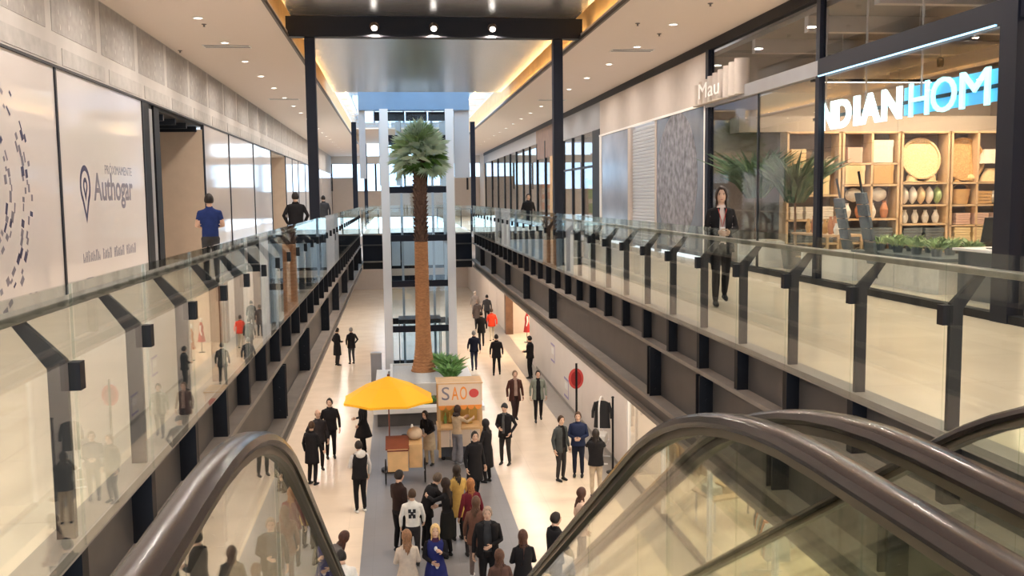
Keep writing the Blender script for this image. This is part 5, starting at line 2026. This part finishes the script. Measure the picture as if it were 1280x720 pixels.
# --- right of the crowd
person('man in black turned to the escalator with hands together', gp(694, 757), -70, 1.78, BLK, BLK, hair=HB, arms=('front', 'front'), coat=J(BLK, hem=.84), turn=-10)
person('woman with dark brown hair in a pink-beige coat by the escalator rail', gp(726, 708), -80, 1.66, (.55, .38, .29), DK, hair=('long', (.06, .022, .014)), fem=True, coat=J((.56, .40, .31), hem=.75))
person('man in open dark grey jacket standing with the man in navy', gp(701, 601), 215, 1.78, BLK, (.04, .035, .035), hair=HBR, coat=J((.055, .06, .06), hem=.80, open=20), turn=-15)
person('man in a navy pullover holding his hands before him', gp(723, 596), 165, 1.80, NAVY, (.015, .018, .035), hair=HBR, arms=('front', 'front'), coat=J(NAVY, hem=.86, collar=0))
person('photographer in black with beige trousers seen from behind', gp(745, 621), -10, 1.74, BLK, (.42, .34, .25), hair=('long', (.02, .014, .012)), arms=('camera', 'camera'), coat=J(BLK, hem=.84))
person('man with dark cap and black jacket standing alone right of the kiosk', gp(632, 581), 150, 1.78, (.10, .10, .10), (.03, .028, .026), hair=('cap', (.03, .03, .032)), coat=J(BLK, hem=.80, open=14), arms=('pocket', 'front'), spread=.02)
person('woman in long black coat and black hair at the kiosk side', gp(609, 603), 50, 1.72, BLK, BLK, hair=('long', (.012, .010, .010)), fem=True, coat=J(BLK, hem=.45), arms=('front', 'front'))
person('man with glasses in a black coat walking before the kiosk', gp(594, 627), 210, 1.80, BLK, BLK, hair=HB, coat=J(BLK, hem=.55), arms=('down', 'down'), turn=-20, stride=.08)
person('vendor in beige top and wide grey trousers at the kiosk counter', gp(572, 581), -45, 1.72, (.48, .36, .24), (.20, .20, .23), (.35, .35, .38), hair=('bob', (.03, .015, .012)), fem=True, arms=('reach', 'reach'), wide=.045)
person('seller in black with pale apron behind the cargo trike', (.85, 26.55, ZG), 150, 1.66, BLK, (.45, .36, .24), hair=('long', (.012, .010, .010)), fem=True, lean=18, arms=('front', 'front'), skirt=((.45, .36, .25), .5))
person('man in brown jacket with open shirt walking to the camera', gp(644, 528), 190, 1.78, (.35, .24, .20), (.035, .02, .02), hair=('short', (.22, .15, .10)), coat=J((.07, .028, .022), hem=.74, open=20), stride=.2)
person('man in sage jacket and black trousers walking to the camera', gp(673, 527), 176, 1.76, BLK, BLK, hair=HB, coat=J((.22, .24, .20), hem=.78, open=24), stride=.14)
person('man in dark blue clothes walking away past the lift', gp(593, 463), 5, 1.76, NAVY, (.03, .035, .07), hair=GREY, coat=J((.016, .018, .035), hem=.84), stride=.12, arms=('fwd', 'back'))
person('man in a black suit walking away with arms hanging', gp(621, 469), -5, 1.76, BLK, BLK, hair=HB, coat=J(BLK, hem=.76), stride=.12, spread=.03)
person('guard in black standing by the white hoarding edge', gp(663, 473), 60, 1.80, BLK, BLK, hair=HB, coat=J(BLK, hem=.84), arms=('front', 'front'))
person('person in a bright red jacket and pale trousers walking away', gp(615, 426), 5, 1.72, (.72, .05, .02), (.50, .46, .38), hair=HBR, coat=J((.75, .06, .025), hem=.8), stride=.1, arms=('fwd', 'back'))
person('person in dark coat walking beside the red jacket', gp(602, 433), 0, 1.78, BLK, DK, hair=HB, coat=J(BLK, hem=.7), stride=.1)
person('person in a grey brown coat ahead of the red jacket', gp(597, 412), 10, 1.76, (.10, .085, .08), DK, hair=('short', (.25, .2, .17)), coat=J((.11, .09, .085), hem=.65))
person('person in charcoal furthest along the cream floor', gp(609, 405), -10, 1.76, CHAR, DK, hair=HB, coat=J(CHAR, hem=.8))
person('pale-haired person in taupe coat furthest along the cream floor', gp(594, 398), 0, 1.72, (.30, .25, .22), DK, hair=('bob', (.42, .34, .28)), coat=J((.30, .25, .22), hem=.7))
# --- lower left, cut by the frame
person('person in a white shirt with black hair beside the near handrail', gp(434, 812), 20, 1.70, (.75, .73, .70), DK, hair=('short', (.012, .010, .010)), lean=14, arms=('front', 'front'), nod=-10)
person('woman with dark brown hair bending behind the white shirt', gp(410, 772), -70, 1.66, (.12, .11, .11), DK, hair=('long', (.06, .022, .014)), fem=True, lean=30, arms=('front', 'front'))
# --- crowd mirrored in the balustrade glass (under the logo wall gallery)
person('man in black standing under the logo wall gallery', (-3.6, 24.5, ZG + .004), 120, 1.76, BLK, BLK, hair=HB, coat=J(BLK, hem=.8))
# --- galleries
p = on(1, 18.6, 261, 245)
person('man in a blue polo shirt looking at the recess wall', (p.x, 18.6, .0), 12, 1.70, (.018, .035, .14), (.045, .045, .05), hair=HB, sleeves='short', arms=('front', 'front'))
p = on(1, 25.0, 369, 245)
person('man in a black jacket walking along the logo wall gallery', (p.x, 25.0, .0), 5, 1.76, BLK, BLK, hair=HB, coat=J(BLK, hem=.8, bulk=.03), arms=('pocket', 'pocket'))
p = on(2, 0, 900, 381)
person('long-haired woman in black suit with lanyard walking past the shop', (p.x, p.y, .0), 172, 1.68, (.62, .52, .48), BLK, hair=('xlong', (.035, .018, .014)), fem=True, coat=J(BLK, hem=.80, open=17, bulk=.028), stride=.17, arms=('front', 'front'), turn=-8)
person('person in black on the shop side gallery beyond the column', (5.1, 36.0, .0), 180, 1.68, BLK, DK, hair=HB, coat=J(BLK, hem=.8))
person('person in dark grey near the far column of the logo wall gallery', (-2.9, 40.5, .0), 10, 1.72, CHAR, DK, hair=HB, coat=J(CHAR, hem=.8))
finish_people()
# lanyard of the suited woman and print on the white sweater
for q in _queue:
    if 'lanyard' in q['label']:
        T = q['T']
        MB().tube([T((-.06, .11, 1.44)), T((-.03, .135, 1.3)), T((0, .14, 1.16)), T((.03, .135, 1.3)), T((.06, .11, 1.44))], .006, 5).build('lanyard', cmat((.45, .06, .05)), q['root'])
        a = T((0, .146, 1.12))
        MB().box(a.x - .035, a.x + .035, a.y - .004, a.y + .004, a.z - .05, a.z + .05).build('badge', 'white_trim', q['root'])
    if 'back print' in q['label']:
        T = q['T']
        mb = MB()
        for i, (x, z) in enumerate(((-.05, 1.30), (.05, 1.30), (-.045, 1.18), (.045, 1.18), (0, 1.24))):
            c = T((x, -.122, z))
            mb.box(c.x - .03, c.x + .03, c.y - .006, c.y + .006, c.z - .04, c.z + .04)
        mb.build('back_print', cmat((.03, .03, .035)), q['root'])
    if 'navy dress' in q['label']:
        T = q['T']
        mb = MB()
        for x, z in ((.0, 1.33), (-.02, .98), (.06, 1.05)):
            c = T((x, .155, z))
            mb.ell((c.x, c.y, c.z), (.03, .012, .045), 8, 6)
        mb.build('white_patches', cmat((.75, .75, .78)), q['root'])
